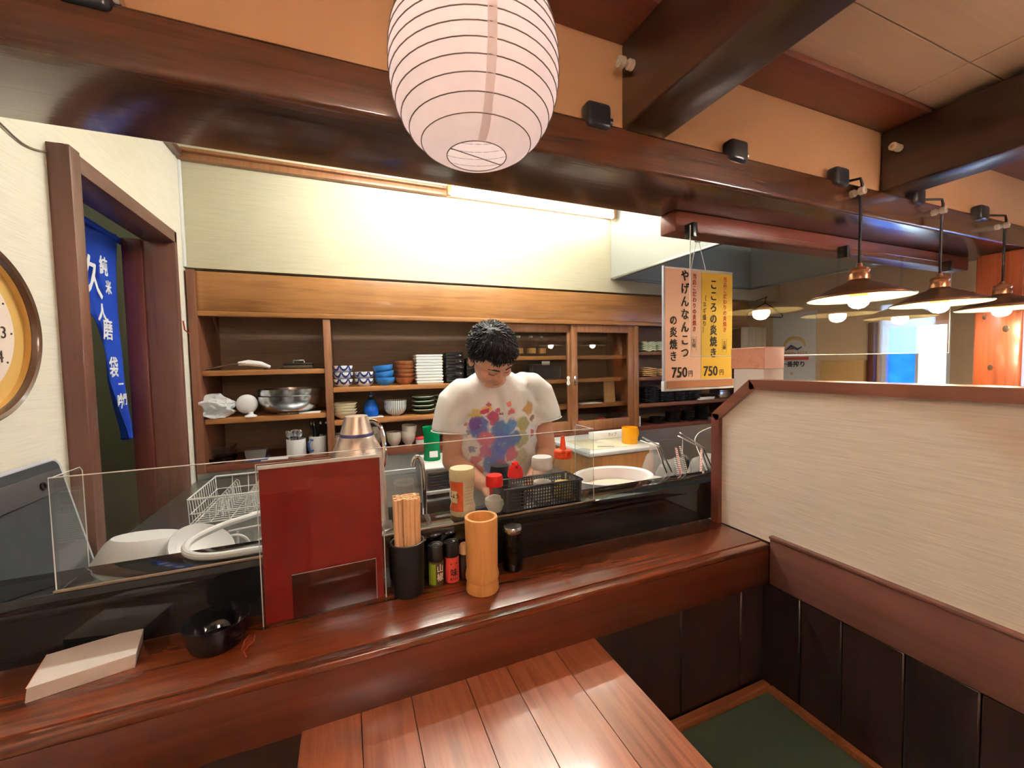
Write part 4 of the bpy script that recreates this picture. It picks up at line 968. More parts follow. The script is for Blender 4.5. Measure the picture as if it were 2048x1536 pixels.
# ================================================================== CONDIMENTS ON THE LEDGE
p = onZ(931, 1033, 1.113); R = .0310
t = thing('seasoning_shaker', 'cream capped seasoning shaker with an orange label on the ledge', 'shaker', (p.x, p.y+.024, ZLD))
MB().lathe([(0, 0), (R*.92, 0), (R, .006), (R, .018), (R*.86, .034), (R*.88, .05), (R*.98, .075), (R*.98, .088), (0, .088)], 36).build('shaker_body', 'pale_label', t)
MB().lathe([(0, .0885), (R*1.0, .0885), (R*1.03, .091), (R*1.01, .110), (R*.93, .114), (0, .115)], 36).build('cap', 'cream_plastic', t)
def lab(z): return .0006+(R if z < .018 else R*.86+(R-R*.86)*max(0, (.034-z)/.016) if z < .034 else R*.86+R*.02*(z-.034)/.016 if z < .05 else R*.88+R*.10*(z-.05)/.025 if z < .075 else R*.98)
MB().grid(lambda a, b: (lab(.014+.072*b)*math.sin(-1.5+1.3*a), -lab(.014+.072*b)*math.cos(-1.5+1.3*a), .014+.072*b), 12, 18).build('label', 'orange_label', t)
MB().grid(lambda a, b: ((lab(.05)+.0016)*math.sin(-1.35+.65*a), -(lab(.05)+.0016)*math.cos(-1.35+.65*a), .034+.034*b), 6, 1).build('label_patch', 'cream_plastic', t)
text('lettering', 'しょう', .013, 'ink_black', Matrix.Rotation(-1.02, 4, 'Z') @ face_my(0, -(lab(.05)+.0022), .051), t, wrap=R, sx=.75, bold=.0003)
for k in range(6): MB().grid(lambda a, b: ((lab(.03+.008*k)+.0004)*math.sin(.0+.75*a), -(lab(.03+.008*k)+.0004)*math.cos(.0+.75*a), .030+.008*k+.0022*b), 6, 1).build('print_line', 'beige_ware', t)
p = onZ(996, 1030, 1.113); R = .0265
t = thing('salt_shaker', 'round glass salt shaker with a red cap on the ledge', 'shaker', (p.x, p.y+.022, ZLD))
MB().lathe([(0, 0), (R*.62, 0), (R*.72, .004), (R, .022), (R*.94, .036), (R*.64, .048), (R*.62, .066), (R*.76, .068)], 36).build('glass_body', 'glass', t)
MB().lathe([(0, .003), (R*.60, .003), (R*.95, .022), (R*.90, .034), (R*.5, .040), (0, .043)], 28).build('salt_fill', 'salt', t)
MB().lathe([(0, .0665), (R*.80, .0665), (R*.82, .07), (R*.80, .088), (R*.74, .093), (0, .094)], 32).build('cap', 'red_cap', t)
# basket of bottles
b0, b1 = onZ(1018, 1035, 1.113), onZ(1170, 1004, 1.113)
bc = Vector(((b0.x+b1.x)/2-.002, .956, ZLD)); BL = b1.x-b0.x-.010
t = thing('condiment_basket', 'dark grey mesh basket holding bottles on the ledge', 'basket', bc)
basket('c', BL, .074, .058, 'grey_plastic', 21, 5, 8, flare=.005, solid_l=.028, parent=t)
bz = ZLD+.0036
X = onY(1035, 960, .94).x; Yb = .953
t = thing('soy_dispenser', 'conical clear soy dispenser with a red spout cap in the basket', 'bottle', (X, Yb, bz))
MB().lathe([(0, 0), (.025, 0), (.027, .004), (.019, .066), (.016, .074)], 32).build('clear_body', 'bottle_plastic', t)
MB().lathe([(0, .003), (.0245, .003), (.0195, .048), (0, .048)], 28).build('soy_sauce', 'soy_sauce', t)
MB().lathe([(0, .0745), (.0205, .0745), (.021, .080), (.017, .096), (.009, .106), (.009, .111), (.005, .114), (0, .114)], 28).tube([(0, -.008, .100), (0, -.018, .106)], [.007, .004], 10).build('spout_cap', 'red_cap', t)
X = onY(1085, 950, .95).x
t = thing('seasoning_jar', 'clear jar of white seasoning with a flat white cap in the basket', 'jar', (X, .952, bz))
MB().lathe([(0, 0), (.024, 0), (.0255, .004), (.0255, .078), (.0215, .086)], 32).build('clear_body', 'bottle_plastic', t)
MB().lathe([(0, .003), (.0235, .003), (.0235, .052), (0, .058)], 28).build('seasoning', 'salt', t)
MB().lathe([(0, .0865), (.0265, .0865), (.0275, .089), (.0275, .114), (.025, .118), (0, .118)], 32).build('cap', 'white_plastic', t)
X = onY(1127, 930, .955).x
t = thing('squeeze_bottle', 'clear squeeze bottle with an orange nozzle cap in the basket', 'bottle', (X, .957, bz))
MB().lathe([(0, 0), (.024, 0), (.026, .005), (.0245, .05), (.021, .09), (.0205, .107)], 32).build('clear_body', 'bottle_plastic', t)
MB().lathe([(0, .003), (.0245, .003), (.0240, .040), (0, .046)], 28).build('sesame_fill', 'sesame', t)
MB().lathe([(0, .1075), (.0245, .1075), (.0250, .110), (.0245, .126), (.022, .129), (.010, .131), (.0085, .135), (.0055, .160), (.0045, .166), (0, .166)], 32).build('nozzle_cap', 'orange_cap', t)

def rr(w_, h_, r_, n=6):
    pts = []
    for cx_, cz_, a0 in ((w_-r_, h_-r_, 0), (r_, h_-r_, PI/2), (r_, r_, PI), (w_-r_, r_, 1.5*PI)):
        pts += [(cx_+r_*math.cos(a0+PI/2*k/n), cz_+r_*math.sin(a0+PI/2*k/n)) for k in range(n+1)]
    return pts
# dark tray leaning against the left wall behind the ledge
ta = onX(104, 918, XL+.014); tw = ta.y-1.012; lean = .2; hh = (ta.z-.962)/math.cos(lean)
t = thing('serving_tray', 'dark grey tray with a pale rim leaning against the left wall', 'tray', (ta.x+(ta.z-.962)*math.tan(lean)+.006, 1.012, .9625))
MB().prism(rr(tw, hh, .022), -.004, .004, 'X').build('tray_panel', 'slate_plastic', t, smooth=30)
MB().tube([Vector((0, a_, b_)) for a_, b_ in rr(tw, hh, .022)], .0052, 8, closed=True).build('tray_rim', 'edge_plastic', t)
MB().box(.0042, .009, .01, tw-.012, hh-.075, hh-.022, .003).build('tray_band', 'grey_plastic', t)
MB().lathe([(.005, 0), (.009, 0), (.009, .003), (.005, .003)], 20, mtx=Matrix.Translation((.0092, tw*.72, hh-.050)) @ Euler((0, PI/2, 0)).to_matrix().to_4x4()).build('hang_hole_ring', 'black_plastic', t)
t.rotation_euler = (0, -lean, 0)

# ================================================================== KITCHEN WORKTOPS AND THINGS ON THEM
ZW = .955
k = thing('side_worktop', 'dark grey steel worktop beyond the ledge by the doorway side', 'worktop')
MB().box(XL+.004, .22, 1.003, 1.40, ZW-.03, ZW, .003).box(XL+.004, -.10, 1.401, 2.32, ZW-.03, ZW, .003).build('worktop_slab', 'brushed_steel', k)
MB().box(XL+.01, .21, 1.01, 1.38, 0, ZW-.031).build('cupboard_body', 'brushed_steel', k, smooth=0)
MB().box(XL+.01, -.12, 1.40, 2.30, 0, ZW-.031).build('cupboard_body', 'brushed_steel', k, smooth=0)
k = thing('work_counter', 'steel work counter in front of the cook', 'worktop')
MB().box(.225, 2.8, 1.003, 1.36, .90, .93, .003).build('worktop_slab', 'brushed_steel', k); MB().box(.23, 2.79, 1.01, 1.34, 0, .899).build('cupboard_body', 'brushed_steel', k, smooth=0)
# dish rack
ra, rb_ = 1.46, 1.74; zt = 1.48-.2625*ra; xl = -.308*ra; RW, RD, RH = .40, rb_-ra, .100
t = thing('dish_rack', 'white wire dish rack with upright plate dividers', 'dish rack', (xl, ra, zt-RH))
MB().tube([(0, 0, RH), (RW, 0, RH), (RW, RD, RH), (0, RD, RH)], .0028, 8, closed=True).build('top_rim', 'white_enamel', t)
MB().tube([(.01, .01, .022), (RW-.01, .01, .022), (RW-.01, RD-.01, .022), (.01, RD-.01, .022)], .0022, 6, closed=True).build('base_rim', 'white_enamel', t)
MB().tube([(.004, .003, .055), (RW-.004, .003, .055), (RW-.004, RD-.003, .055), (.004, RD-.003, .055)], .002, 6, closed=True).build('middle_rim', 'white_enamel', t)
for k_ in range(13):
    y_ = .012+(RD-.024)*k_/12
    MB().tube([(0, y_, RH), (.008, y_, .022), (RW-.008, y_, .022), (RW, y_, RH)], .0014, 5).build('cross_wire', 'white_enamel', t)
for k_ in range(9):
    x_ = .0+(RW)*k_/8; MB().tube([(x_, 0, RH), (x_, .008, .022), (x_, RD-.008, .022), (x_, RD, RH)], .0014, 5).build('long_wire', 'white_enamel', t)
for f_ in range(5):
    x_ = .065+f_*.078
    for k_ in range(9):
        y_ = .05+(RD-.07)*k_/8
        MB().tube([(x_-.012, y_, .022), (x_-.004, y_, RH*.8), (x_+.004, y_, RH*.86), (x_+.010, y_, RH*.8), (x_+.016, y_, .022)], .0013, 5).build('plate_divider', 'white_enamel', t)
for a_, b_ in ((.02, .02), (RW-.02, .02), (.02, RD-.02), (RW-.02, RD-.02)): MB().tube([(a_, b_, .022), (a_, b_, ZW+.0005-(zt-RH))], .004, 8).build('foot', 'white_enamel', t)
# sponge rack with the ring
p = onY(470, 1092, 1.22)
t = thing('sponge_rack', 'small white wire rack with a round ring by the sink', 'rack', (p.x, 1.22, ZW+.0005))
zr_ = p.z-ZW
MB().tube(circ((0, 0, zr_-.012), .034, 20, 'Y', .1, PI-.05, .040), .0036, 8).build('ring', 'white_enamel', t)
MB().tube([(-.034, 0, zr_-.01), (-.034, 0, .003), (.034, 0, .003), (.034, 0, zr_-.012)], .003, 8).build('ring_stand', 'white_enamel', t)
for k_ in range(4): MB().tube([(.045+.012*k_, 0, .003), (.045+.012*k_, 0, zr_+.0+.007*k_), (.053+.012*k_, .012, zr_+.004+.007*k_), (.053+.012*k_, .02, .003)], .003, 8).build('wire_prong', 'white_enamel', t)
MB().tube([(-.02, .03, zr_+.03), (.16, .03, zr_+.04)], .003, 8).tube([(.0, .03, zr_+.03), (.0, .03, .003)], .003, 8).tube([(.15, .03, zr_+.04), (.15, .03, .003)], .003, 8).build('top_bar', 'white_enamel', t)
g = MB().lathe([(.026, 0), (.028, .003), (.030, .075), (.027, .075), (.026, .006), (0, .005)], 24).build('drinking_glass', 'glass', loc=(p.x+.002, 1.275, ZW+.0005)); tag(g, 'clear drinking glass seen through the ring of the wire rack', 'glass')
# hose loop
hp = [onZ(x, y, 1.1215) for x, y in ((560, 1094), (515, 1103), (470, 1112), (425, 1116), (388, 1113))]+[onZ(x, y, 1.122) for x, y in ((368, 1104), (374, 1086))]+[onZ(x, y, 1.126) for x, y in ((405, 1068),)]+[onZ(x, y, 1.128) for x, y in ((450, 1048), (490, 1036))]+[onZ(530, 1022, 1.12)]
hp[0].z = 1.121; hp = [Vector((q.x, max(q.y, .925), q.z)) for q in hp]
hp += [Vector((-.14, 1.16, 1.08)), Vector((-.10, 1.22, .965))]
def smooth_path(pts, it=2):
    for _ in range(it):
        q = [pts[0]]
        for a_, b_ in zip(pts, pts[1:]): q += [a_*.75+b_*.25, a_*.25+b_*.75]
        pts = q+[pts[-1]]
    return pts
tag(MB().tube(smooth_path(hp), .0072, 10).build('white_hose', 'white_plastic'), 'white hose looping over the ledge beside the red menu', 'hose')
# white basins
p = onY(318, 1085, 1.19)
def basin(r0, r1, h_): return [(0, h_), (r0*.85, h_), (r0, h_-.012), (r0*1.02+(r1-r0)*.5, h_*.45), (r1, .012), (r1+.014, .008), (r1+.015, 0), (r1+.006, 0), (r1-.004, .010), (r0*.97, h_-.016), (0, h_-.006)]
t = MB().lathe(basin(.066, .100, .106), 40, mtx=Matrix.Diagonal((1.12, .9, 1, 1))).build('wash_basin', 'white_plastic', smooth=45); tag(t, 'upturned white plastic wash basin behind the ledge', 'basin'); t.location = (p.x-.030, 1.175, ZW+.037); t.rotation_euler = (math.radians(-4), math.radians(8), .3)
t2 = MB().lathe([(0, 0), (.045, 0), (.05, .005), (.066, .018), (.070, .019), (.068, .023), (.048, .009), (0, .006)], 40).build('white_plate', 'white_plastic', smooth=45); tag(t2, 'white plastic dish leaning on the upturned basin', 'dish'); t2.location = (p.x+.085, 1.16, 1.045); t2.rotation_euler = (math.radians(24), math.radians(34), 0)
t3 = MB().lathe([(0, 0), (.10, 0), (.115, .01), (.118, .022), (.114, .022), (.098, .006), (0, .005)], 36).build('round_tray', 'white_plastic', smooth=45); tag(t3, 'flat round white tray under the upturned wash basin', 'tray'); t3.location = (p.x-.04, 1.14, ZW+.0005); t3.scale = (1.1, 1, .9)
# champagne jug
p = onY(712, 832, 1.25); Hj = p.z-ZW
t = thing('metal_jug', 'tall conical champagne metal jug with a curved steel handle', 'jug', (p.x, 1.25, ZW+.0005))
w1 = wid(680, 743, 868, 1.25)/2; w0 = wid(690, 735, 832, 1.25)/2; w2 = wid(667, 763, 905, 1.25)/2
zb_ = onY(712, 872, 1.25).z-ZW; zc_ = onY(712, 905, 1.25).z-ZW
MB().lathe([(0, 0), (w2*1.15, 0), (w2*1.2, .01), (w2*1.1, zc_*.6), (w2, zc_), (w1*1.08, zb_-.004), (w1, zb_)], 40).build('jug_body', 'champagne_metal', t)
MB().lathe([(w1, zb_+.0002), (w1*1.01, zb_+.002), (w1*1.01, zb_+.007), (w1, zb_+.009)], 40).build('band', 'blue_band', t)
MB().lathe([(w1*.98, zb_+.0092), (w0*1.02, Hj-.006), (w0*.96, Hj), (w0*.8, Hj+.001), (0, Hj+.001)], 40).build('lid', 'champagne_metal', t)
hx = [onY(x, y, 1.25) for x, y in ((732, 842), (748, 842), (760, 852), (767, 872), (770, 900), (769, 925), (763, 940))]
MB().tube(smooth_path([Vector((q.x-p.x, 0, q.z-ZW)) for q in hx]), .0062, 10).build('handle', 'chrome', t)
# faucet
p = onY(836, 912, 1.10)
t = thing('faucet', 'chrome gooseneck faucet rising behind the ledge', 'faucet', (p.x+.010, 1.10, .9555))
hh = p.z-.9555
fx = [onY(x, y, 1.10) for x, y in ((849, 1000), (847, 950), (843, 924), (836, 913), (829, 916), (826, 932))]
MB().tube(smooth_path([Vector((.0, 0, .01))]+[Vector((q.x-p.x-.010, 0, q.z-.9555)) for q in fx]), .0068, 12).build('spout', 'chrome', t)
MB().lathe([(0, 0), (.022, 0), (.020, .012), (.012, .02), (.011, .05), (0, .05)], 24).build('faucet_base', 'chrome', t)
MB().tube([(0, 0, .04), (.012, -.012, .05), (.03, -.03, .055)], .004, 8).build('lever', 'chrome', t)
# jars near the faucet
def jar(px0, px1, pyb, pyt, Y, lb, lid='steel', fill=None, zb0=None):
    X, Dm = at(px0, px1, (pyb+pyt)/2, Y); zt_ = onY((px0+px1)/2, pyt, Y).z; z0 = (ZW if X < .22 else .93)+.0005
    t = thing('glass_jar', lb, 'jar', (X, Y, z0)); r_ = Dm/2; h_ = zt_-z0
    MB().lathe([(0, 0), (r_*.95, 0), (r_, .004), (r_, h_*.82), (r_*.85, h_*.9), (r_*.85, h_)], 28).build('glass_body', 'glass', t)
    MB().lathe([(0, h_+.0002), (r_*.9, h_+.0002), (r_*.9, h_+.010), (0, h_+.011)], 24).build('lid', lid, t)
    if fill: MB().lathe([(0, .004), (r_*.92, .004), (r_*.92, h_*.5), (0, h_*.5)], 24).build('fill', fill, t)
jar(787, 829, 1000, 968, 1.06, 'clear glass jar beside the chrome faucet', 'bottle_plastic', 'white_paper')
jar(1150, 1182, 950, 905, 1.30, 'clear glass jar behind the orange capped bottle', 'bottle_plastic')
c_ = onY(803, 1000, 1.03); crumple('clear_film', 'bag_film', .035, .02, .06, 5.5, (.075, 1.035, ZW+.0005), 'crumpled clear film behind the chopstick holder', 'film')
# oven on the back counter
k = thing('back_counter', 'steel back counter behind the cook', 'worktop')
MB().box(-.09, 1.12, 1.80, 2.32, .845, .875, .003).build('worktop_slab', 'brushed_steel', k); MB().box(-.08, 1.11, 1.82, 2.31, 0, .844).build('cupboard_body', 'brushed_steel', k, smooth=0)
Yo = 1.83; zo = 1.48-.2548*Yo; xo = .172*Yo
t = thing('toaster_oven', 'white topped oven with a dark louvred front under the green cup', 'oven', (xo, Yo, .8755))
ho = zo-.8755
MB().box(0, .36, .006, .30, .018, ho-.010, .003).build('oven_body', 'brushed_steel', t); MB().box(-.004, .364, -.004, .304, ho-.010, ho, .003).build('top_panel', 'white_enamel', t)
for k_ in range(6): MB().box(.012, .348, -.002, .0055, .040+k_*(ho-.06)/6, .040+(k_+.8)*(ho-.06)/6, .001).build('louvre', 'slate_plastic', t)
MB().box(.0, .36, -.006, .0055, .018, .034, .002).build('base_strip', 'white_enamel', t)
for a_ in (.03, .32):
    for b_ in (.03, .26): MB().lathe([(0, 0), (.012, 0), (.012, .018), (0, .018)], 12, c=(a_, b_, 0)).build('foot', 'rubber', t)
Yc_ = 2.0; X, Dm = at(847, 880, 885, Yc_); zc0 = zo+.0006; hc = onY(863, 853, Yc_).z-zc0
t = thing('green_cup', 'translucent green plastic cup standing on the oven', 'cup', (X, Yc_, zc0))
MB().lathe([(0, 0), (Dm*.48, 0), (Dm*.5, .004), (Dm*.46, hc*.3), (Dm*.48, hc*.7), (Dm*.52, hc), (Dm*.48, hc), (Dm*.43, hc*.3), (Dm*.44, .008), (0, .008)], 28).build('cup_body', 'green_glass', t, smooth=50)
MB().lathe([(0, .009), (Dm*.40, .009), (Dm*.40, hc*.86), (0, hc*.86)], 24).build('content', 'mint_ware', t)
MB().box(-.02, .02, -Dm*.5-.002, -Dm*.5-.0012, .02, .05).build('label', 'white_paper', t)
# chest freezer with the wood front
Yf_ = 1.82; zf_ = 1.48-.2635*Yf_; x0_, x1_ = .648*Yf_, .888*Yf_
t = thing('chest_freezer', 'low chest with a wood grain front and white top beside the cook', 'freezer', (0, 0, 0))
MB().box(x0_+.01, x1_-.004, Yf_+.008, YC-.03, .05, zf_-.026, .004).build('chest_body', 'veneer_wood', t)
MB().box(x0_-.006, x1_+.012, Yf_-.006, YC-.02, zf_-.025, zf_, .006, 3).build('chest_top', 'white_enamel', t)
MB().box(x0_+.05, x0_+.22, Yf_+.05, Yf_+.34, zf_+.0002, zf_+.003, .001).box(x0_+.235, x1_-.04, Yf_+.05, Yf_+.34, zf_+.0002, zf_+.003, .001).build('sliding_lid', 'cream_ware', t)
for a_ in (x0_+.04, x1_-.06):
    for b_ in (Yf_+.04, YC-.1): MB().box(a_, a_+.03, b_, b_+.03, 0, .05).build('foot', 'rubber', t)
Ym = 1.93; X, Dm = at(1244, 1275, 870, Ym)
mug_mesh(Dm/2, onY(1259, 854, Ym).z-zf_-.0035, 'yellow_mug', 'yellow_mug', 'bright yellow orange mug standing on the white chest top', (X, Ym, zf_+.0035), hang=.25)
Yp_ = 2.10; pa_, pb_ = onY(1186, 876, Yp_), onY(1247, 870, Yp_)
t = thing('wrap_box', 'long white box with small print lying behind the yellow mug', 'box', (pa_.x, Yp_, zf_+.0035)); lw = pb_.x-pa_.x
MB().box(0, lw+.12, 0, .05, 0, .044, .002).build('carton', 'white_paper', t); text('lettering', 'ラップ', .022, 'ink_black', face_my(lw*.62, -.0006, .024), t)
tag(MB().box(-.003, .09, -.002, .002, 0, .004).build('table_knife', 'steel', loc=(onY(1200, 895, 1.90).x, 1.92, zf_+.0035), rot=(0, 0, -.5)), 'small steel knife on the white chest top', 'knife')
# white tub with food
p = onY(1232, 960, 1.16); p.x -= .014
t = thing('white_tub', 'wide white oval tub behind the ledge past the screen', 'tub', (p.x, 1.16, .9305)); zt_ = 1.48-.338*1.16-.9305
sc_ = Matrix.Diagonal((1.2, .92, 1, 1))
MB().lathe([(0, 0), (.08, 0), (.09, .008), (.115, zt_-.006), (.124, zt_), (.120, zt_+.003), (.110, zt_-.002), (.086, .012), (0, .010)], 44, mtx=sc_).build('tub_body', 'white_plastic', t, smooth=50)
MB().lathe([(0, zt_*.80), (.06, zt_*.79), (.100, zt_*.74), (.100, zt_*.6), (0, zt_*.6)], 32, mtx=sc_).build('contents', 'food', t)
# clear domed container, bags, tongs and straws near the partition
X, Dm = at(1284, 1332, 930, 1.17); zd = onY(1308, 893, 1.17).z
t = thing('domed_container', 'clear domed food container on the work counter', 'container', (X, 1.17, .9305)); hd = zd-.9305; r_ = Dm/2
MB().lathe([(0, 0), (r_*.95, 0), (r_, .01), (r_, hd*.55), (r_*.96, hd*.66), (r_*.6, hd*.86), (r_*.38, hd*.9), (r_*.38, hd)], 28).build('clear_body', 'bag_film', t)
MB().lathe([(0, hd+.0002), (r_*.42, hd+.0002), (r_*.42, hd+.012), (0, hd+.012)], 24).build('cap', 'white_plastic', t)
MB().lathe([(0, .004), (r_*.9, .004), (r_*.9, hd*.5), (0, hd*.52)], 24).build('contents', 'white_paper', t)
crumple('clear_bag', 'bag_film', .062, .055, .085, 2.2, (onY(1352, 920, 1.20).x, 1.22, .9305), 'clear plastic bag of supplies beside the domed container', 'bag', amp=.22, sub=4)
crumple('clear_bag', 'bag_film', .062, .055, .088, 9.7, (onY(1398, 920, 1.20).x+.03, 1.20, .9305), 'clear plastic bag of supplies next to the partition post', 'bag', amp=.22, sub=4)
crumple('dark_pouch', 'black_matt', .04, .03, .05, 4.4, (onY(1325, 880, 1.42).x, 1.30, .9305), 'dark wrinkled pouch behind the domed container', 'pouch', amp=.25).scale = (1, 1, 1.5)
def straw(p0, p1, mt, lb):
    a_, b_ = Vector(p0), Vector(p1); L_ = (b_-a_).length
    o = MB().tube([(0, 0, 0), (0, 0, L_*.5), (0, 0, L_)], .0042, 8).build('spiral_straw', mt, loc=a_); o.rotation_euler = (b_-a_).to_track_quat('Z', 'Y').to_euler()
    return tag(o, lb, 'straw', 'striped straws')
for (xa, ya), (xb, yb), mt, lb in (((1362, 948), (1352, 895), 'straw_red', 'red and white striped straw leaning in the middle of the bags'), ((1374, 945), (1360, 892), 'straw_black', 'black and white striped straw crossing the red one'), ((1357, 950), (1350, 915), 'straw_black', 'short black and white striped straw beside the domed container'), ((1402, 940), (1403, 897), 'straw_red', 'red and white striped straw standing next to the partition post')):
    p0, p1 = onY(xa, ya, 1.12), onY(xb, yb, 1.15); d_ = (p1-p0); p0 = p0-d_*((p0.z-.9315)/d_.z)
    straw(p0, p1, mt, lb)
def tongs(xa, ya, xb, yb, Y, lb):
    a_, b_ = onY(xa, ya, Y+.06), onY(xb, yb, Y); t = thing('tongs', lb, 'tongs', b_, 0, 'steel tongs')
    d_ = a_-b_; e_ = b_ + Vector((.05, .0, -.10)) - b_
    for off in (-.006, .006): MB().tube([Vector((e_.x+off*2, e_.y, e_.z)), Vector((off, 0, 0)), d_+Vector((off*.8, 0, off))], .0032, 8).build('arm', 'steel', t)
tongs(1283, 878, 1316, 892, 1.12, 'steel tongs lying over the domed container'); tongs(1357, 868, 1403, 894, 1.15, 'steel tongs sticking out of the bag near the partition')
tag(MB().tube(smooth_path([onY(1426, 853, 1.5), onY(1400, 863, 1.5), onY(1392, 872, 1.5), onY(1388, 884, 1.45)]+[Vector((onY(1388, 884, 1.45).x, 1.35, .9325))]), .002, 6).build('white_cable', 'white_plastic'), 'thin white cable hanging down beside the partition post', 'cable')

# ================================================================== HANGING MENU BOARD AND SCREEN
YH = .985
s = thing('hanging_screen', 'clear acrylic screen hanging under the rail behind the lamps', 'screen')
SX0, SX1, SZ0, SZ1 = onY(1380, 600, YH).x, 2.60, onY(1380, 713, YH).z, 1.905
MB().box(SX0, SX1, YH-.0015, YH+.0015, SZ0, SZ1).build('pane', 'acrylic', s, smooth=0)
MB().tube([(SX0, YH, SZ1), (SX0, YH, SZ0), (SX1, YH, SZ0), (SX1, YH, SZ1)], .0014, 6).build('edge_highlight', 'edge_highlight_white', s)
for xx in (SX0+.006, (SX0+SX1)/2, SX1-.02): MB().box(xx, xx+.02, YH-.006, 1.0148, SZ1-.035, SZ1+.01, .002).build('clamp', 'black_plastic', s)
YM = 1.075
tl, bl, trr = onY(1327, 532, YM), onY(1327, 783, YM), onY(1465, 545, YM)
bw, bh = trr.x-tl.x, tl.z-bl.z
t = thing('menu_board', 'hanging board with pink and yellow price sheets on white strings', 'menu board', (tl.x, YM, bl.z))
MB().box(0, bw, 0, .004, .012, bh).build('backing', 'white_enamel', t, smooth=0)
MB().box(-.004, bw+.002, -.008, .008, 0, .034, .002).build('bottom_holder', 'white_enamel', t)
MB().box(.006, bw-.004, -.0105, -.0085, .010, .034).build('wood_strip', 'brown_card', t, smooth=0)
MB().box(-.002, .003, -.003, .006, .030, bh+.002, .001).build('side_edge', 'edge_plastic', t)
h2 = bw/2
MB().box(.006, h2+.006, -.0012, -.0002, .037, bh-.006).build('pink_sheet', 'pink_paper', t, smooth=0)
MB().box(h2+.008, bw-.002, -.0016, -.0006, .037, bh-.010).build('yellow_sheet', 'yellow_paper', t, smooth=0)
def bt(s_, px, py, size, mat, vert=True, sx=.9, bold=0.0, spacing=.92):
    q = onY(px, py, YM-.002); text('lettering', s_, size, mat, face_my(q.x-tl.x, -.0022, q.z-bl.z), t, vertical=vert, sx=sx, bold=bold, spacing=spacing)
bt('やげんなんこつ', 1370, 630, .0405, 'ink_black', bold=.0010, spacing=1.08); bt('の炎焼き', 1347, 678, .037, 'ink_black', bold=.0009, spacing=1.10)
bt('当店こだわりの炎焼き', 1389, 606, .0195, 'ink_red', bold=.0004, spacing=1.03); bt('こころの炎焼き', 1427, 639, .038, 'ink_black', bold=.0010, spacing=1.06)
bt('（ネギ盛り）', 1409, 629, .0215, 'ink_brown', spacing=1.03); bt('当店こだわりの炎焼き', 1450, 610, .0195, 'ink_red', bold=.0004, spacing=1.02)
bt('750', 1359, 746, .050, 'ink_black', False, .95, .0010); bt('円', 1381, 748, .025, 'ink_black', False); bt('750', 1421, 743, .049, 'ink_black', False, .95, .0010); bt('円', 1443, 745, .024, 'ink_black', False)
for px, py in ((1388, 687), (1449, 691)):
    q = onY(px, py, YM-.002); qx, qz = q.x-tl.x, q.z-bl.z
    text('stamp_lettering', '五種', .017, 'ink_brown', face_my(qx, -.0022, qz), t, vertical=True, spacing=.95)
    MB().tube([(qx-.011, -.0018, qz-.023), (qx+.011, -.0018, qz-.023), (qx+.011, -.0018, qz+.023), (qx-.011, -.0018, qz+.023)], .0004, 4, closed=True).build('stamp_frame', 'ink_brown', t)
hk = onY(1396, 475, YM)
hk.z = 1.893
st_ = MB()
for px, py in ((1383, 538), (1413, 541)):
    q = onY(px, py, YM); st_.tube([(hk.x-tl.x+(.006 if px > 1400 else -.006), .002, hk.z-bl.z), (q.x-tl.x, .002, bh-.004)], .0011, 6)
st_.build('string', 'white_plastic', t); MB().tube([(hk.x-tl.x, .002, hk.z-bl.z-.002), (hk.x-tl.x-.012, .002, hk.z-bl.z-.002), (hk.x-tl.x+.012, .002, hk.z-bl.z-.002)], .002, 6).build('hook', 'steel', t)

# boxes in the next booth
c0 = .80; X0_ = 1.377*c0
t = thing('grey_carton', 'tall pale grey carton behind the angled partition corner', 'carton', (X0_, c0, ZS))
zc1 = 1.48-.0347*c0
MB().box(0, .085, 0, .097, 0, zc1-ZS, .002).build('carton_body', 'grey_box', t); MB().box(.004, .081, -.0009, -.0001, .30, .42).build('label', 'white_paper', t)
t = thing('wood_print_box', 'small wood grain box with a pink end on the grey carton', 'box', (X0_, c0, zc1+.0006)); hb = 1.48+.0417*c0-zc1
MB().box(0, .003, 0, .107, 0, hb, .001).build('side_panel', 'carton_wood', t, smooth=0); MB().box(.0031, .086, 0, .107, 0, hb-.0015, .001).build('box_body', 'pink_box', t); MB().box(-.001, .087, -.001, .108, hb-.0014, hb+.0012, .0005).build('lid', 'pink_paper', t)

# ================================================================== CLOCK, WIRE, NOREN
ck = thing('wall_clock', 'round wall clock with a brown rim and gold bezel on the cream wall', 'clock', (XL, 1.100, 1.566))
mt = Euler((0, PI/2, 0)).to_matrix().to_4x4()
R = .190
MB().lathe([(R*.97, 0), (R, .008), (R, .020), (R*.985, .030), (R*.955, .034), (R*.925, .031), (R*.91, .024), (R*.90, .022)], 72, mtx=mt).build('rim', 'clock_frame', ck)
MB().lathe([(0, .010), (R*.90, .010), (R*.90, .021)], 64, mtx=mt).build('bezel', 'clock_gold', ck)
MB().lathe([(0, .0108), (R*.70, .0108), (R*.70, .0135), (0, .0135)], 64, mtx=mt).build('dial', 'clock_face', ck)
for k_ in range(12):
    a_ = PI/2-(k_+1)*PI/6
    text('numeral', str(k_+1), .036, 'ink_brown', face_px(.0142, R*.54*math.cos(a_), R*.54*math.sin(a_)), ck)
    MB().lathe([(0, .0136), (.0022, .0136), (.0022, .0146), (0, .0146)], 10, mtx=Matrix.Translation((0, R*.655*math.cos(a_), R*.655*math.sin(a_))) @ mt).build('hour_dot', 'ink_brown', ck)
for a_, L_, w_ in ((2.3, .07, .004), (.9, .105, .003)):
    MB().box(.0150, .0160, -w_, w_, -.012, L_).build('hand', 'ink_black', ck, rot=(a_, 0, 0))
wp = [onX(x, y, XL+.004) for x, y in ((-60, 190), (0, 246), (40, 285), (70, 300), (95, 304))]
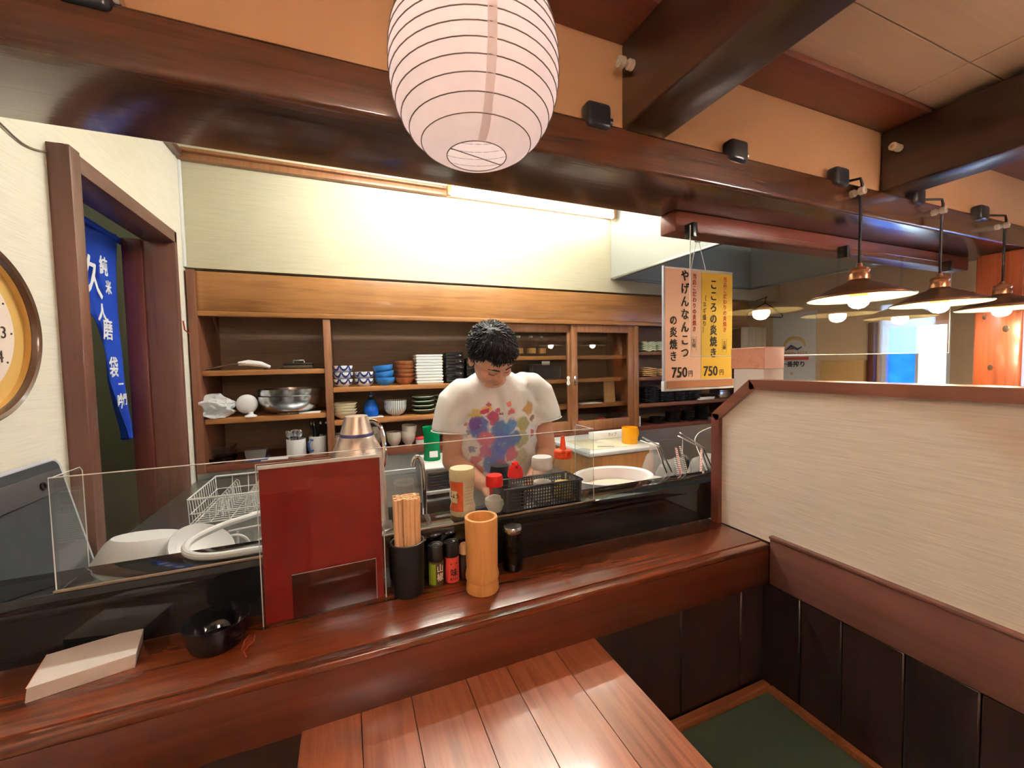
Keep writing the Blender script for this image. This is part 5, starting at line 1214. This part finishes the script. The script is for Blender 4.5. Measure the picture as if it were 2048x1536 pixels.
tag(MB().tube(smooth_path(wp), .0022, 6).build('wall_wire', 'wire_grey'), 'thin grey wire running down the cream wall to the door frame', 'wire')
# noren
XN = -.865
lft = [(120, 428), (122, 480), (130, 540), (150, 595), (186, 640), (203, 700), (210, 760), (226, 810), (246, 862), (250, 880)]
rgt = [(232, 470), (232, 500), (232, 540), (235, 590), (240, 650), (246, 710), (250, 760), (256, 820), (262, 862), (258, 876)]
def along(L_, b):
    q = b*(len(L_)-1); i = min(int(q), len(L_)-2); f_ = q-i
    return (L_[i][0]*(1-f_)+L_[i+1][0]*f_, L_[i][1]*(1-f_)+L_[i+1][1]*f_)
def nor(a, b):
    l_, r_ = along(lft, b), along(rgt, b); P = onX(l_[0]*(1-a)+r_[0]*a, l_[1]*(1-a)+r_[1]*a, XN)
    P.x += .012*math.sin(a*9+b*2)*(.4+b); return P
t = thing('noren_curtain', 'blue noren curtain with white brush lettering in the doorway', 'curtain', (0, 0, 0))
MB().grid(nor, 24, 30).build('cloth', 'noren_blue', t, solid=.002)
rp = [onX(x, y, XN) for x, y in ((95, 395), (170, 440), (225, 474), (252, 490))]
MB().tube(rp, .012, 10).build('rod_sleeve', 'noren_blue', t)
for s_, px, py, sz_, sx_ in (('純', 207, 535, .075, .75), ('米', 217, 577, .055, .75), ('久', 186, 560, .16, .75), ('人', 205, 628, .07, .9), ('磨', 216, 662, .085, .8), ('袋', 228, 738, .085, .75), ('一', 242, 770, .05, .8), ('吟', 241, 805, .065, .7), ('門', 250, 800, .05, .6)):
    q = onX(px, py, XN+.030); text('lettering', s_, sz_, 'ink_white', face_px(q.x, q.y, q.z), t, sx=sx_, bold=.0018, extr=.0006)
# corridor things
t = thing('corridor_fill_lamp', 'round white globe lamp on the corridor ceiling', 'lamp', (-1.2, 1.62, 2.2)); MB().ball((0, 0, 0), .06, 20, 14).build('globe', 'corridor_fill_glow', t); MB().lathe([(0, .062), (.045, .062), (.045, .099), (0, .099)], 24).build('ceiling_cup', 'white_enamel', t)  # added unseen lamp that lifts the dim corridor
t = thing('folding_crate', 'ribbed grey plastic crate standing in the corridor', 'crate', (-1.15, 2.10, 0)); MB().box(-.12, .12, -.1, .1, 0, 1.28, .006).build('crate_body', 'slate_plastic', t)
for k_ in range(24): MB().box(.121, .128, -.1, .1, .10+k_*.048, .128+k_*.048, .002).build('rib', 'grey_plastic', t)
t = thing('coat_hook', 'bent red hook on the corridor wall', 'hook', (-1.519, 2.42, 1.62)); MB().tube([(0, 0, .05), (.012, 0, .03), (.03, 0, -.01), (.045, -.02, -.02), (.05, -.045, -.015)], .006, 8).build('hook_body', 'red_cord', t)
crumple('clear_bag', 'bag_film', .06, .06, .09, 6.1, (-.93, 1.86, 1.061), 'shiny clear bag on the corridor stand', 'bag'); t = thing('corridor_stand', 'dark metal stand in the corridor under the clear bag', 'stand', (-.93, 1.86, 0)); MB().box(-.08, .08, -.08, .08, 1.04, 1.06, .004).build('stand_top', 'black_matt', t)
for a_ in (-.07, .07):
    for b_ in (-.07, .07): MB().tube([(a_, b_, 0), (a_, b_, 1.04)], .008, 8).build('leg', 'black_matt', t)

# ================================================================== FAR END: POSTER, HANGER, CURTAIN
pl, prr = onX(1546, 690, XE-.004), onX(1632, 690, XE-.004); zt_ = onX(1590, 626, XE).z; zb_ = 1.22
t = thing('beer_poster', 'white beer poster with black lettering on the far wall', 'poster', (XE-.006, 0, 0))
MB().box(0, .004, prr.y, pl.y, zb_, zt_).build('poster_sheet', 'poster_paper', t, smooth=0)
yc_ = (pl.y+prr.y)/2; wp_ = pl.y-prr.y
def zz(py): return onX(1590, py, XE).z
text('lettering', '一番搾り', wp_*.145, 'ink_black', face_mx(-.0012, yc_+.0, zz(729)), t, bold=.0012)
text('red_lettering', 'KIRIN BEER', wp_*.11, 'poster_red', face_mx(-.0012, yc_-.02, zz(707)), t)
MB().box(-.001, 0, prr.y+wp_*.15, pl.y-wp_*.12, zz(720)+.0, zz(714)).build('red_band', 'poster_red', t, smooth=0)
em = [Vector((-.0008, yc_-.01+wp_*.24*math.cos(a_*PI/10)*1.0, zz(693)+wp_*.20*math.sin(a_*PI/10))) for a_ in range(11)]
MB().tube(em, [.006+.010*math.sin(PI*k_/10) for k_ in range(11)], 6).build('emblem_arch', 'poster_gold', t)
MB().tube([Vector((-.001, yc_+wp_*.18, zz(700))), Vector((-.001, yc_+wp_*.05, zz(692))), Vector((-.001, yc_-wp_*.1, zz(699))), Vector((-.001, yc_-wp_*.2, zz(694)))], [.004, .012, .010, .004], 6).build('emblem_body', 'blue_glaze', t)
MB().tube([Vector((-.0015, yc_+wp_*.12, zz(699))), Vector((-.0015, yc_-wp_*.02, zz(697)))], [.003, .008], 6).build('emblem_mark', 'poster_red', t)
star = []
for k_ in range(10): rr_ = wp_*(.055 if k_ % 2 == 0 else .022); star.append((yc_+.01+rr_*math.sin(k_*PI/5), zz(747)+rr_*math.cos(k_*PI/5)))
MB().prism(star, -.001, 0, 'X').build('star', 'tan_ware', t, smooth=0)
t = thing('wall_curtain', 'beige hanging cloth in the far corner beside the poster', 'curtain', (0, 0, 0))
cl, cr_ = onY(1482, 690, YC-.03), onY(1532, 690, YC-.03)
MB().grid(lambda a, b: (cl.x+(cr_.x-cl.x)*a, YC-.03+.012*math.sin(a*22), 1.05+(1.74-1.05)*b), 30, 2).build('cloth', 'curtain_cloth', t, solid=.002)
t.location = (0, -.0, 0)
t = thing('coat_hanger', 'thin wire coat hanger in the far corner above the beige cloth', 'hanger', (onY(1528, 628, YC-.08).x, YC-.09, 0))
zq = onY(1528, 634, YC-.08).z
MB().tube([(-.19, 0, zq), (.19, 0, zq), (.205, 0, zq+.012), (.19, 0, zq+.03), (0, 0, zq+.11), (-.19, 0, zq+.03), (-.205, 0, zq+.012)], .004, 6, closed=True).tube([(0, 0, zq+.11), (0, 0, zq+.14), (.02, 0, zq+.16), (.03, .05, zq+.15), (.01, .088, zq+.14)], .003, 6).build('hanger_wire', 'black_plastic', t)
tag(MB().box(XE-.05, XE-.002, 1.70, 1.98, .9, 1.46, .006).build('wall_cupboard', 'tan_ware'), 'tan cupboard on the far wall beside the bright window', 'cupboard')
tag(MB().box(XE-.04, XE-.002, 1.645, 1.685, .9, 1.72, .004).build('window_post', 'frame_wood_z'), 'dark narrow post next to the bright window', 'post')

# ================================================================== THE COOK
RT = Vector((.57, 1.62, 0))
def loc_(px, py, Y): return onY(px, py, Y)-RT
pn = thing('person', 'cook in a white paint splash t-shirt bending over his work', 'person', RT)
def remeshed(mb, name, mat, parent, voxel, it=4, fac=.5, disp=None):
    bmesh.ops.recalc_face_normals(mb.bm, faces=mb.bm.faces)
    me = bpy.data.meshes.new('tmp'); mb.bm.to_mesh(me); mb.bm.free()
    o = bpy.data.objects.new('tmp', me); COL.objects.link(o)
    r = o.modifiers.new('r', 'REMESH'); r.mode = 'VOXEL'; r.voxel_size = voxel
    s = o.modifiers.new('s', 'SMOOTH'); s.factor = fac; s.iterations = it
    dg = bpy.context.evaluated_depsgraph_get(); m2 = bpy.data.meshes.new_from_object(o.evaluated_get(dg))
    bpy.data.objects.remove(o); m2.name = name
    if disp:
        vs = [v.co.copy() for v in m2.vertices]; ns = [v.normal.copy() for v in m2.vertices]
        for v, c, n in zip(m2.vertices, vs, ns): v.co = c+n*disp(c)
    for p in m2.polygons: p.use_smooth = True
    m2.materials.clear(); m2.materials.append(MATS[mat])
    o = bpy.data.objects.new(name, m2); COL.objects.link(o); o.parent = parent; return o
def limb(mb, pts, rad, seg=16):
    """closed tapered limb with round ends"""
    pts = [Vector(p) for p in pts]
    mb.tube(pts, rad, seg)
    mb.ball(pts[0], rad[0], 14, 10); mb.ball(pts[-1], rad[-1], 14, 10)
def loft(mb, rings, seg=32):
    """rings: (centre, half width x, half depth y, squareness)"""
    rows = []
    for c, a, b, e in rings:
        row = []
        for k in range(seg):
            t = 2*PI*k/seg; ct, st_ = math.cos(t), math.sin(t)
            row.append(mb.bm.verts.new(Vector(c)+Vector((a*math.copysign(abs(ct)**e, ct), b*math.copysign(abs(st_)**e, st_), 0))))
        rows.append(row)
    for p, q in zip(rows, rows[1:]):
        for k in range(seg): mb.bm.faces.new((p[k], p[(k+1) % seg], q[(k+1) % seg], q[k]))
    mb.bm.faces.new(rows[0][::-1]); mb.bm.faces.new(rows[-1])
# joints (local to RT)
shR, shL = loc_(912, 788, 1.575), loc_(1070, 772, 1.575)         # his right arm is on the photo's left
elR, elL = loc_(905, 922, 1.57), loc_(1094, 905, 1.56)
wrR, wrL = loc_(968, 972, 1.40), loc_(1062, 965, 1.39)
neck0 = loc_(988, 770, 1.56); neck1 = loc_(985, 742, 1.50)
hc = loc_(982, 712, 1.452)
hf = Vector((.20, -.62, -.76)).normalized(); hr = hf.cross(Vector((0, -.75, .66))).normalized(); hu = hr.cross(hf).normalized()
if hr.x > 0: pass
HM = Matrix(((hr.x, hf.x, hu.x, hc.x), (hr.y, hf.y, hu.y, hc.y), (hr.z, hf.z, hu.z, hc.z), (0, 0, 0, 1)))
b = MB()
# torso, hips, legs
loft(b, [((0, .03, .86), .16, .105, .85), ((0, .02, .95), .165, .11, .85), ((0, .01, 1.05), .15, .10, .85), ((-.005, -.01, 1.18), .16, .105, .85), ((-.01, -.03, 1.30), .165, .10, .85), ((-.012, -.045, 1.385), .145, .075, .9), ((-.015, -.055, 1.425), .09, .055, 1)])
for sx in (-1, 1):
    limb(b, [(sx*.085, .03, .88), (sx*.10, .03, .50), (sx*.11, .06, .09)], [.088, .062, .042])
    limb(b, [(sx*.11, .06, .05), (sx*.125, -.12, .035)], [.042, .032])
limb(b, [neck0+Vector((0, .0, -.03)), neck0*.45+neck1*.55, hc+Vector((0, .03, -.02))], [.062, .056, .054])
# arms
for sh, el, wr in ((shR, elR, wrR), (shL, elL, wrL)):
    mid = sh*.5+el*.5; m2 = el*.55+wr*.45
    limb(b, [sh+(el-sh)*.12, mid, el], [.047, .046, .041]); limb(b, [el, m2, wr], [.041, .038, .027])
# hands: palm, four fingers of different lengths, thumb from the side of the palm
def hand(wr, fwd, side, up):
    fwd, side, up = fwd.normalized(), side.normalized(), up.normalized()
    c = wr+fwd*.045
    mt = Matrix(((side.x, fwd.x, up.x, c.x), (side.y, fwd.y, up.y, c.y), (side.z, fwd.z, up.z, c.z), (0, 0, 0, 1)))
    b.ball((0, 0, 0), (.040, .050, .016), 16, 10, mtx=mt)
    for v in b.bm.verts[-1:]: pass
    k0 = wr+fwd*.082
    for i, (off, L) in enumerate(((-.030, .064), (-.010, .074), (.010, .070), (.030, .054))):
        r = .0082 if i < 3 else .0072
        p0 = k0+side*off-fwd*.012; p1 = k0+side*off*1.08+fwd*L*.42-up*.004; p2 = p1+fwd*L*.26-up*L*.26; p3 = p2+fwd*L*.06-up*L*.30
        limb(b, [p0, p1, p2, p3], [r*1.12, r*1.04, r*.98, r*.82], 10)
    t0 = wr+fwd*.030-side*.030; t1 = t0-side*.026+fwd*.022-up*.010; t2 = t1-side*.006+fwd*.026-up*.014
    limb(b, [t0, t1, t2], [.012, .0102, .0082], 10)
def ballfix(): pass
hand(wrR, Vector((.45, -.62, -.62)), Vector((-.75, -.62, .1)), Vector((.3, -.45, .8)))
hand(wrL, Vector((-.45, -.62, -.62)), Vector((.75, -.62, .1))*-1, Vector((-.3, -.45, .8)))
# head: skull, jaw, brow, nose, lips, ears (head frame: x side, y face, z crown)
def H(x, y, z): return HM @ Vector((x, y, z))
R3 = HM.to_3x3().to_4x4()
b.ball(H(0, -.008, .030), (.076, .094, .088), 28, 18, mtx=R3); b.ball(H(0, .022, -.030), (.063, .066, .085), 28, 18, mtx=R3)
b.ball(H(0, .058, -.088), (.030, .024, .026), 16, 10, mtx=R3); b.ball(H(0, .074, .024), (.050, .016, .015), 16, 10, mtx=R3)
limb(b, [H(0, .080, .016), H(0, .094, -.008), H(0, .104, -.026)], [.0075, .0095, .0125], 12)
for sx in (-1, 1):
    b.ball(H(sx*.012, .092, -.030), (.009, .009, .008), 10, 8, mtx=R3); b.ball(H(sx*.040, .064, -.026), (.024, .020, .022), 14, 10, mtx=R3)
    b.ball(H(sx*.031, .074, .004), (.015, .010, .009), 14, 10, mtx=R3)
    b.ball(H(sx*.078, -.004, -.008), (.009, .020, .033), 14, 10, mtx=R3)
b.ball(H(0, .083, -.056), (.022, .010, .0065), 14, 10, mtx=R3); b.ball(H(0, .080, -.068), (.019, .010, .0075), 14, 10, mtx=R3)
body = remeshed(b, 'body', 'skin', pn, .0042, 5, .5)
# face details
for sx in (-1, 1):
    MB().tube([H(sx*.015, .086, -.001), H(sx*.031, .0865, -.005), H(sx*.047, .077, -.001)], [.0006, .0013, .0007], 6).build('eyelash', 'lash', body)
    MB().tube([H(sx*.013, .0915, .022), H(sx*.032, .0875, .027), H(sx*.052, .071, .020)], [.002, .0030, .0012], 6).build('eyebrow', 'hair', body)
MB().tube([H(-.018, .0885, -.062), H(0, .0935, -.0615), H(.018, .0885, -.062)], [.0005, .0011, .0005], 6).build('mouth_line', 'lash', body)
# hair: a cap over the skull and loose locks growing from the whorl
def skull(d):
    q = Vector((d.x/.076, (d.y)/.094, d.z/.088)); return d/q.length
def hairline(d):   # lower limit of the hair in the head frame, by direction
    f_ = d.y/max(1e-4, math.hypot(d.x, d.y)); return .36 if f_ > .75 else .36-(.75-f_)*.62
h = MB()
def cap(a, bb):
    ph = a*2*PI; th = bb*PI*.80; d = Vector((math.sin(th)*math.cos(ph), math.sin(th)*math.sin(ph), math.cos(th)))
    p = skull(d); lim = hairline(d); k = max(0, min(1, (d.z-lim)/.25+.55))
    s = (.94 if d.z < lim-.16 else 1.0+.125*k)+.03*noise.noise(d*4.5)*k+.022*noise.noise(d*11)*k
    return H(*(p*s+Vector((0, -.008, .030))))
h.grid(cap, 60, 34, closed_u=True)
rng = random.Random(3); wh = Vector((.25, -.25, .93)).normalized()
for i in range(2600):
    z = rng.uniform(-.35, 1); ph = rng.uniform(0, 2*PI); rr_ = math.sqrt(max(0, 1-z*z)); d = Vector((rr_*math.cos(ph), rr_*math.sin(ph), z))
    if d.z < hairline(d)-.02: continue
    tdir = (d-wh*d.dot(wh)); tdir = tdir-d*tdir.dot(d)
    if tdir.length < .05: tdir = Vector((rng.uniform(-1, 1), rng.uniform(-1, 1), 0))
    tdir = (tdir.normalized()+d.cross(wh)*.5+Vector((rng.uniform(-.35, .35), rng.uniform(-.35, .35), rng.uniform(-.2, .2)))).normalized()
    L = rng.uniform(.028, .048)*(.55 if d.y > .55 else 1); p = skull(d)*1.09; c0 = Vector((0, -.008, .030)); lift = rng.uniform(.006, .013)
    q1 = p+tdir*L*.5; q1 = q1.normalized()*(skull(q1.normalized()).length*1.09+lift); q2 = p+tdir*L; q2 = q2.normalized()*(skull(q2.normalized()).length*1.08+lift*.55)
    w_ = rng.uniform(.0013, .0030)
    h.tube([H(*(p+c0)), H(*(q1+c0)), H(*(q2+c0))], [w_, w_*.85, w_*.12], 4)
h.build('hair', 'hair', pn, smooth=60)

# ---- t-shirt
s = MB()
loft(s, [((.0, .025, .90), .182, .128, .8), ((0, .02, .98), .186, .130, .8), ((0, .005, 1.08), .178, .124, .8), ((-.004, -.012, 1.20), .184, .126, .82), ((-.008, -.030, 1.30), .190, .118, .85), ((-.010, -.042, 1.370), .184, .098, .9), ((-.012, -.050, 1.402), .155, .082, .95), ((-.012, -.055, 1.425), .115, .072, 1), ((-.014, -.060, 1.442), .084, .066, 1)])
for sh, el in ((shR, elR), (shL, elL)):
    sg = 1 if sh.x > 0 else -1; d_ = (el-sh).normalized(); out = Vector((sg, 0, 0))
    s.tube([Vector((sh.x-sg*.085, sh.y-.028, sh.z+.016)), Vector((sh.x-sg*.030, sh.y-.010, sh.z+.002)), sh+d_*.030+out*.004, sh+d_*.095+out*.010, sh+d_*.150+out*.014], [.048, .064, .071, .075, .077], 20)
def wrinkle(c):
    w = .0055*noise.noise(Vector((c.x*7, c.y*5, c.z*4)))+.0042*noise.noise(Vector((c.x*22+c.z*8, c.y*12, c.z*9)))
    ax = abs(c.x)
    w += .0042*math.sin((c.z*1.2+ax*.9)*75)*max(0, 1-abs(ax-.16)/.07)*max(0, min(1, (1.36-c.z)/.08))*1.1
    w += .0035*math.sin((ax*1.0-(c.z-1.2)*.30)*95)*max(0, min(1, (c.z-1.18)/.1))*max(0, min(1, (1.40-c.z)/.06))*max(0, 1-ax/.16)*1.1
    return w
# print: soft-edged paint splashes, laid out on the chest
def shirt_mat():
    m, n, l, p = base('shirt'); p.inputs['Roughness'].default_value = .9; p.inputs['Specular IOR Level'].default_value = .2
    tc = n.new('ShaderNodeTexCoord'); sp = n.new('ShaderNodeSeparateXYZ'); 
    nz = n.new('ShaderNodeTexNoise'); nz.inputs['Scale'].default_value = 26; nz.inputs['Detail'].default_value = 4
    l.new(tc.outputs['Object'], nz.inputs['Vector'])
    dm = n.new('ShaderNodeVectorMath'); dm.operation = 'SCALE'; dm.inputs[3].default_value = .055
    sb = n.new('ShaderNodeVectorMath'); sb.operation = 'SUBTRACT'; sb.inputs[1].default_value = (.5, .5, .5)
    l.new(nz.outputs['Color'], sb.inputs[0]); l.new(sb.outputs[0], dm.inputs[0])
    ad = n.new('ShaderNodeVectorMath'); ad.operation = 'ADD'; l.new(tc.outputs['Object'], ad.inputs[0]); l.new(dm.outputs[0], ad.inputs[1])
    fl_ = n.new('ShaderNodeVectorMath'); fl_.operation = 'MULTIPLY'; fl_.inputs[1].default_value = (1, 0, 1); l.new(ad.outputs[0], fl_.inputs[0])
    front = n.new('ShaderNodeMath'); front.operation = 'LESS_THAN'; front.inputs[1].default_value = -.045
    l.new(tc.outputs['Object'], sp.inputs[0]); l.new(sp.outputs[1], front.inputs[0])
    cur = None
    blobs = [(958, 830, 14, (226, 196, 120)), (975, 822, 11, (230, 180, 90)), (1060, 818, 13, (206, 160, 96)), (1050, 850, 16, (176, 172, 112)), (1046, 880, 18, (190, 186, 140)), (1052, 915, 17, (200, 198, 170)),
             (990, 838, 13, (186, 66, 110)), (974, 825, 8, (190, 60, 110)), (978, 808, 6, (176, 70, 100)), (1022, 822, 7, (232, 120, 120)), (1022, 808, 6, (236, 140, 130)), (996, 822, 6, (200, 80, 120)), (1004, 828, 5, (180, 60, 100)),
             (962, 858, 22, (92, 110, 190)), (953, 850, 12, (120, 90, 160)), (978, 880, 18, (216, 120, 140)), (1004, 862, 20, (84, 124, 186)), (1022, 850, 16, (90, 140, 196)), (1012, 890, 26, (96, 116, 200)), (996, 915, 24, (112, 130, 208)), (1030, 880, 15, (96, 130, 190)),
             (975, 905, 14, (200, 120, 160)), (960, 925, 13, (214, 130, 130)), (985, 938, 14, (120, 150, 200)), (1012, 935, 16, (196, 120, 150)), (1030, 910, 13, (214, 120, 140)), (948, 900, 9, (150, 160, 190)), (940, 868, 6, (150, 140, 150)), (1072, 870, 7, (200, 110, 110)), (1072, 838, 6, (170, 130, 120)), (1040, 935, 12, (190, 200, 200)), (936, 850, 5, (206, 140, 150)), (965, 945, 10, (220, 150, 140))]
    spec = n.new('ShaderNodeTexVoronoi'); spec.inputs['Scale'].default_value = 62; l.new(tc.outputs['Object'], spec.inputs['Vector'])
    prev = None
    basec = S(238, 236, 234)
    for px, py, r_, col in blobs:
        q = onY(px, py, 1.47)-RT
        ds = n.new('ShaderNodeVectorMath'); ds.operation = 'DISTANCE'; ds.inputs[1].default_value = (q.x, 0, q.z); l.new(fl_.outputs[0], ds.inputs[0])
        rm = r_/F*1.47/ray(px, py).y
        mr = n.new('ShaderNodeMapRange'); mr.inputs[1].default_value = rm*1.08; mr.inputs[2].default_value = rm*.80; mr.inputs[3].default_value = 0; mr.inputs[4].default_value = .92; l.new(ds.outputs['Value'], mr.inputs[0])
        mk = n.new('ShaderNodeMath'); mk.operation = 'MULTIPLY'; l.new(mr.outputs[0], mk.inputs[0]); l.new(front.outputs[0], mk.inputs[1])
        mx = n.new('ShaderNodeMix'); mx.data_type = 'RGBA'; mx.inputs[7].default_value = S(*col)
        if prev is None: mx.inputs[6].default_value = basec
        else: l.new(prev.outputs[2], mx.inputs[6])
        l.new(mk.outputs[0], mx.inputs[0]); prev = mx
    # small scattered drops round the splashes
    q = onY(1006, 885, 1.47)-RT
    ds = n.new('ShaderNodeVectorMath'); ds.operation = 'DISTANCE'; ds.inputs[1].default_value = (q.x, 0, q.z)
    f2 = n.new('ShaderNodeVectorMath'); f2.operation = 'MULTIPLY'; f2.inputs[1].default_value = (1, 0, 1); l.new(tc.outputs['Object'], f2.inputs[0]); l.new(f2.outputs[0], ds.inputs[0])
    inr = n.new('ShaderNodeMath'); inr.operation = 'LESS_THAN'; inr.inputs[1].default_value = .135; l.new(ds.outputs['Value'], inr.inputs[0])
    sm = n.new('ShaderNodeMath'); sm.operation = 'LESS_THAN'; sm.inputs[1].default_value = .22; l.new(spec.outputs['Distance'], sm.inputs[0])
    a1 = n.new('ShaderNodeMath'); a1.operation = 'MULTIPLY'; l.new(inr.outputs[0], a1.inputs[0]); l.new(sm.outputs[0], a1.inputs[1])
    a2 = n.new('ShaderNodeMath'); a2.operation = 'MULTIPLY'; l.new(a1.outputs[0], a2.inputs[0]); l.new(front.outputs[0], a2.inputs[1])
    a3 = n.new('ShaderNodeMath'); a3.operation = 'MULTIPLY'; a3.inputs[1].default_value = .6; l.new(a2.outputs[0], a3.inputs[0])
    hs = n.new('ShaderNodeHueSaturation'); hs.inputs['Saturation'].default_value = .75; hs.inputs['Value'].default_value = .75; l.new(spec.outputs['Color'], hs.inputs['Color'])
    mx = n.new('ShaderNodeMix'); mx.data_type = 'RGBA'; l.new(prev.outputs[2], mx.inputs[6]); l.new(hs.outputs[0], mx.inputs[7]); l.new(a3.outputs[0], mx.inputs[0])
    l.new(mx.outputs[2], p.inputs['Base Color'])
shirt_mat()
shirt = remeshed(s, 't_shirt', 'shirt', pn, .0065, 5, .5, wrinkle)
plain('shirt_trim', S(236, 234, 232), .9, var=.02, spec=.2)
nk = Vector((-.014, -.062, 1.436))
MB().tube([nk+Vector((.079*math.cos(a), .066*math.sin(a), .004-.020*max(0, -math.sin(a)))) for a in [2*PI*k/40 for k in range(40)]], .0065, 8, closed=True).build('collar', 'shirt_trim', shirt)
for sh, el in ((shR, elR), (shL, elL)):
    d_ = (el-sh).normalized(); out = Vector((1 if sh.x > 0 else -1, 0, 0)); c = sh+d_*.148+out*.014; u_ = d_.orthogonal().normalized(); v_ = d_.cross(u_)
    MB().tube([c+(u_*math.cos(a)+v_*math.sin(a))*.0755 for a in [2*PI*k/40 for k in range(40)]], .0026, 8, closed=True).build('sleeve_hem', 'shirt_trim', shirt)
# trousers and shoes
tz = MB(); loft(tz, [((0, .03, .80), .172, .122, .85), ((0, .03, .90), .176, .124, .85), ((0, .02, .97), .174, .120, .85)])
for sx in (-1, 1): limb(tz, [(sx*.088, .03, .86), (sx*.10, .03, .50), (sx*.11, .06, .13)], [.096, .078, .064])
remeshed(tz, 'trousers', 'trousers', pn, .012, 4)
for sx in (-1, 1):
    sh_ = MB(); sh_.ball((sx*.118, -.03, .045), (.052, .135, .044), 16, 10); sh_.build('shoe', 'rubber', pn)
# knife and board he works with
p = (wrR+wrL)/2+RT
tag(MB().box(-.17, .17, -.10, .10, 0, .02, .004).build('chopping_board', 'white_plastic', loc=(.52, 1.235, .9305)), 'white chopping board on the work counter in front of the cook', 'chopping board')
t = thing('black_pot', 'black pot with a red lid knob standing in front of the cook', 'pot', (onY(1002, 950, 1.16).x, 1.17, .9510)); hz = onY(1002, 932, 1.16).z-.951
MB().lathe([(0, 0), (.030, 0), (.034, .01), (.034, hz*.86), (.028, hz), (0, hz)], 24).build('pot_body', 'black_plastic', t); MB().lathe([(.0345, hz*.4), (.0345, hz*.7)], 24).build('label', 'red_cap', t)
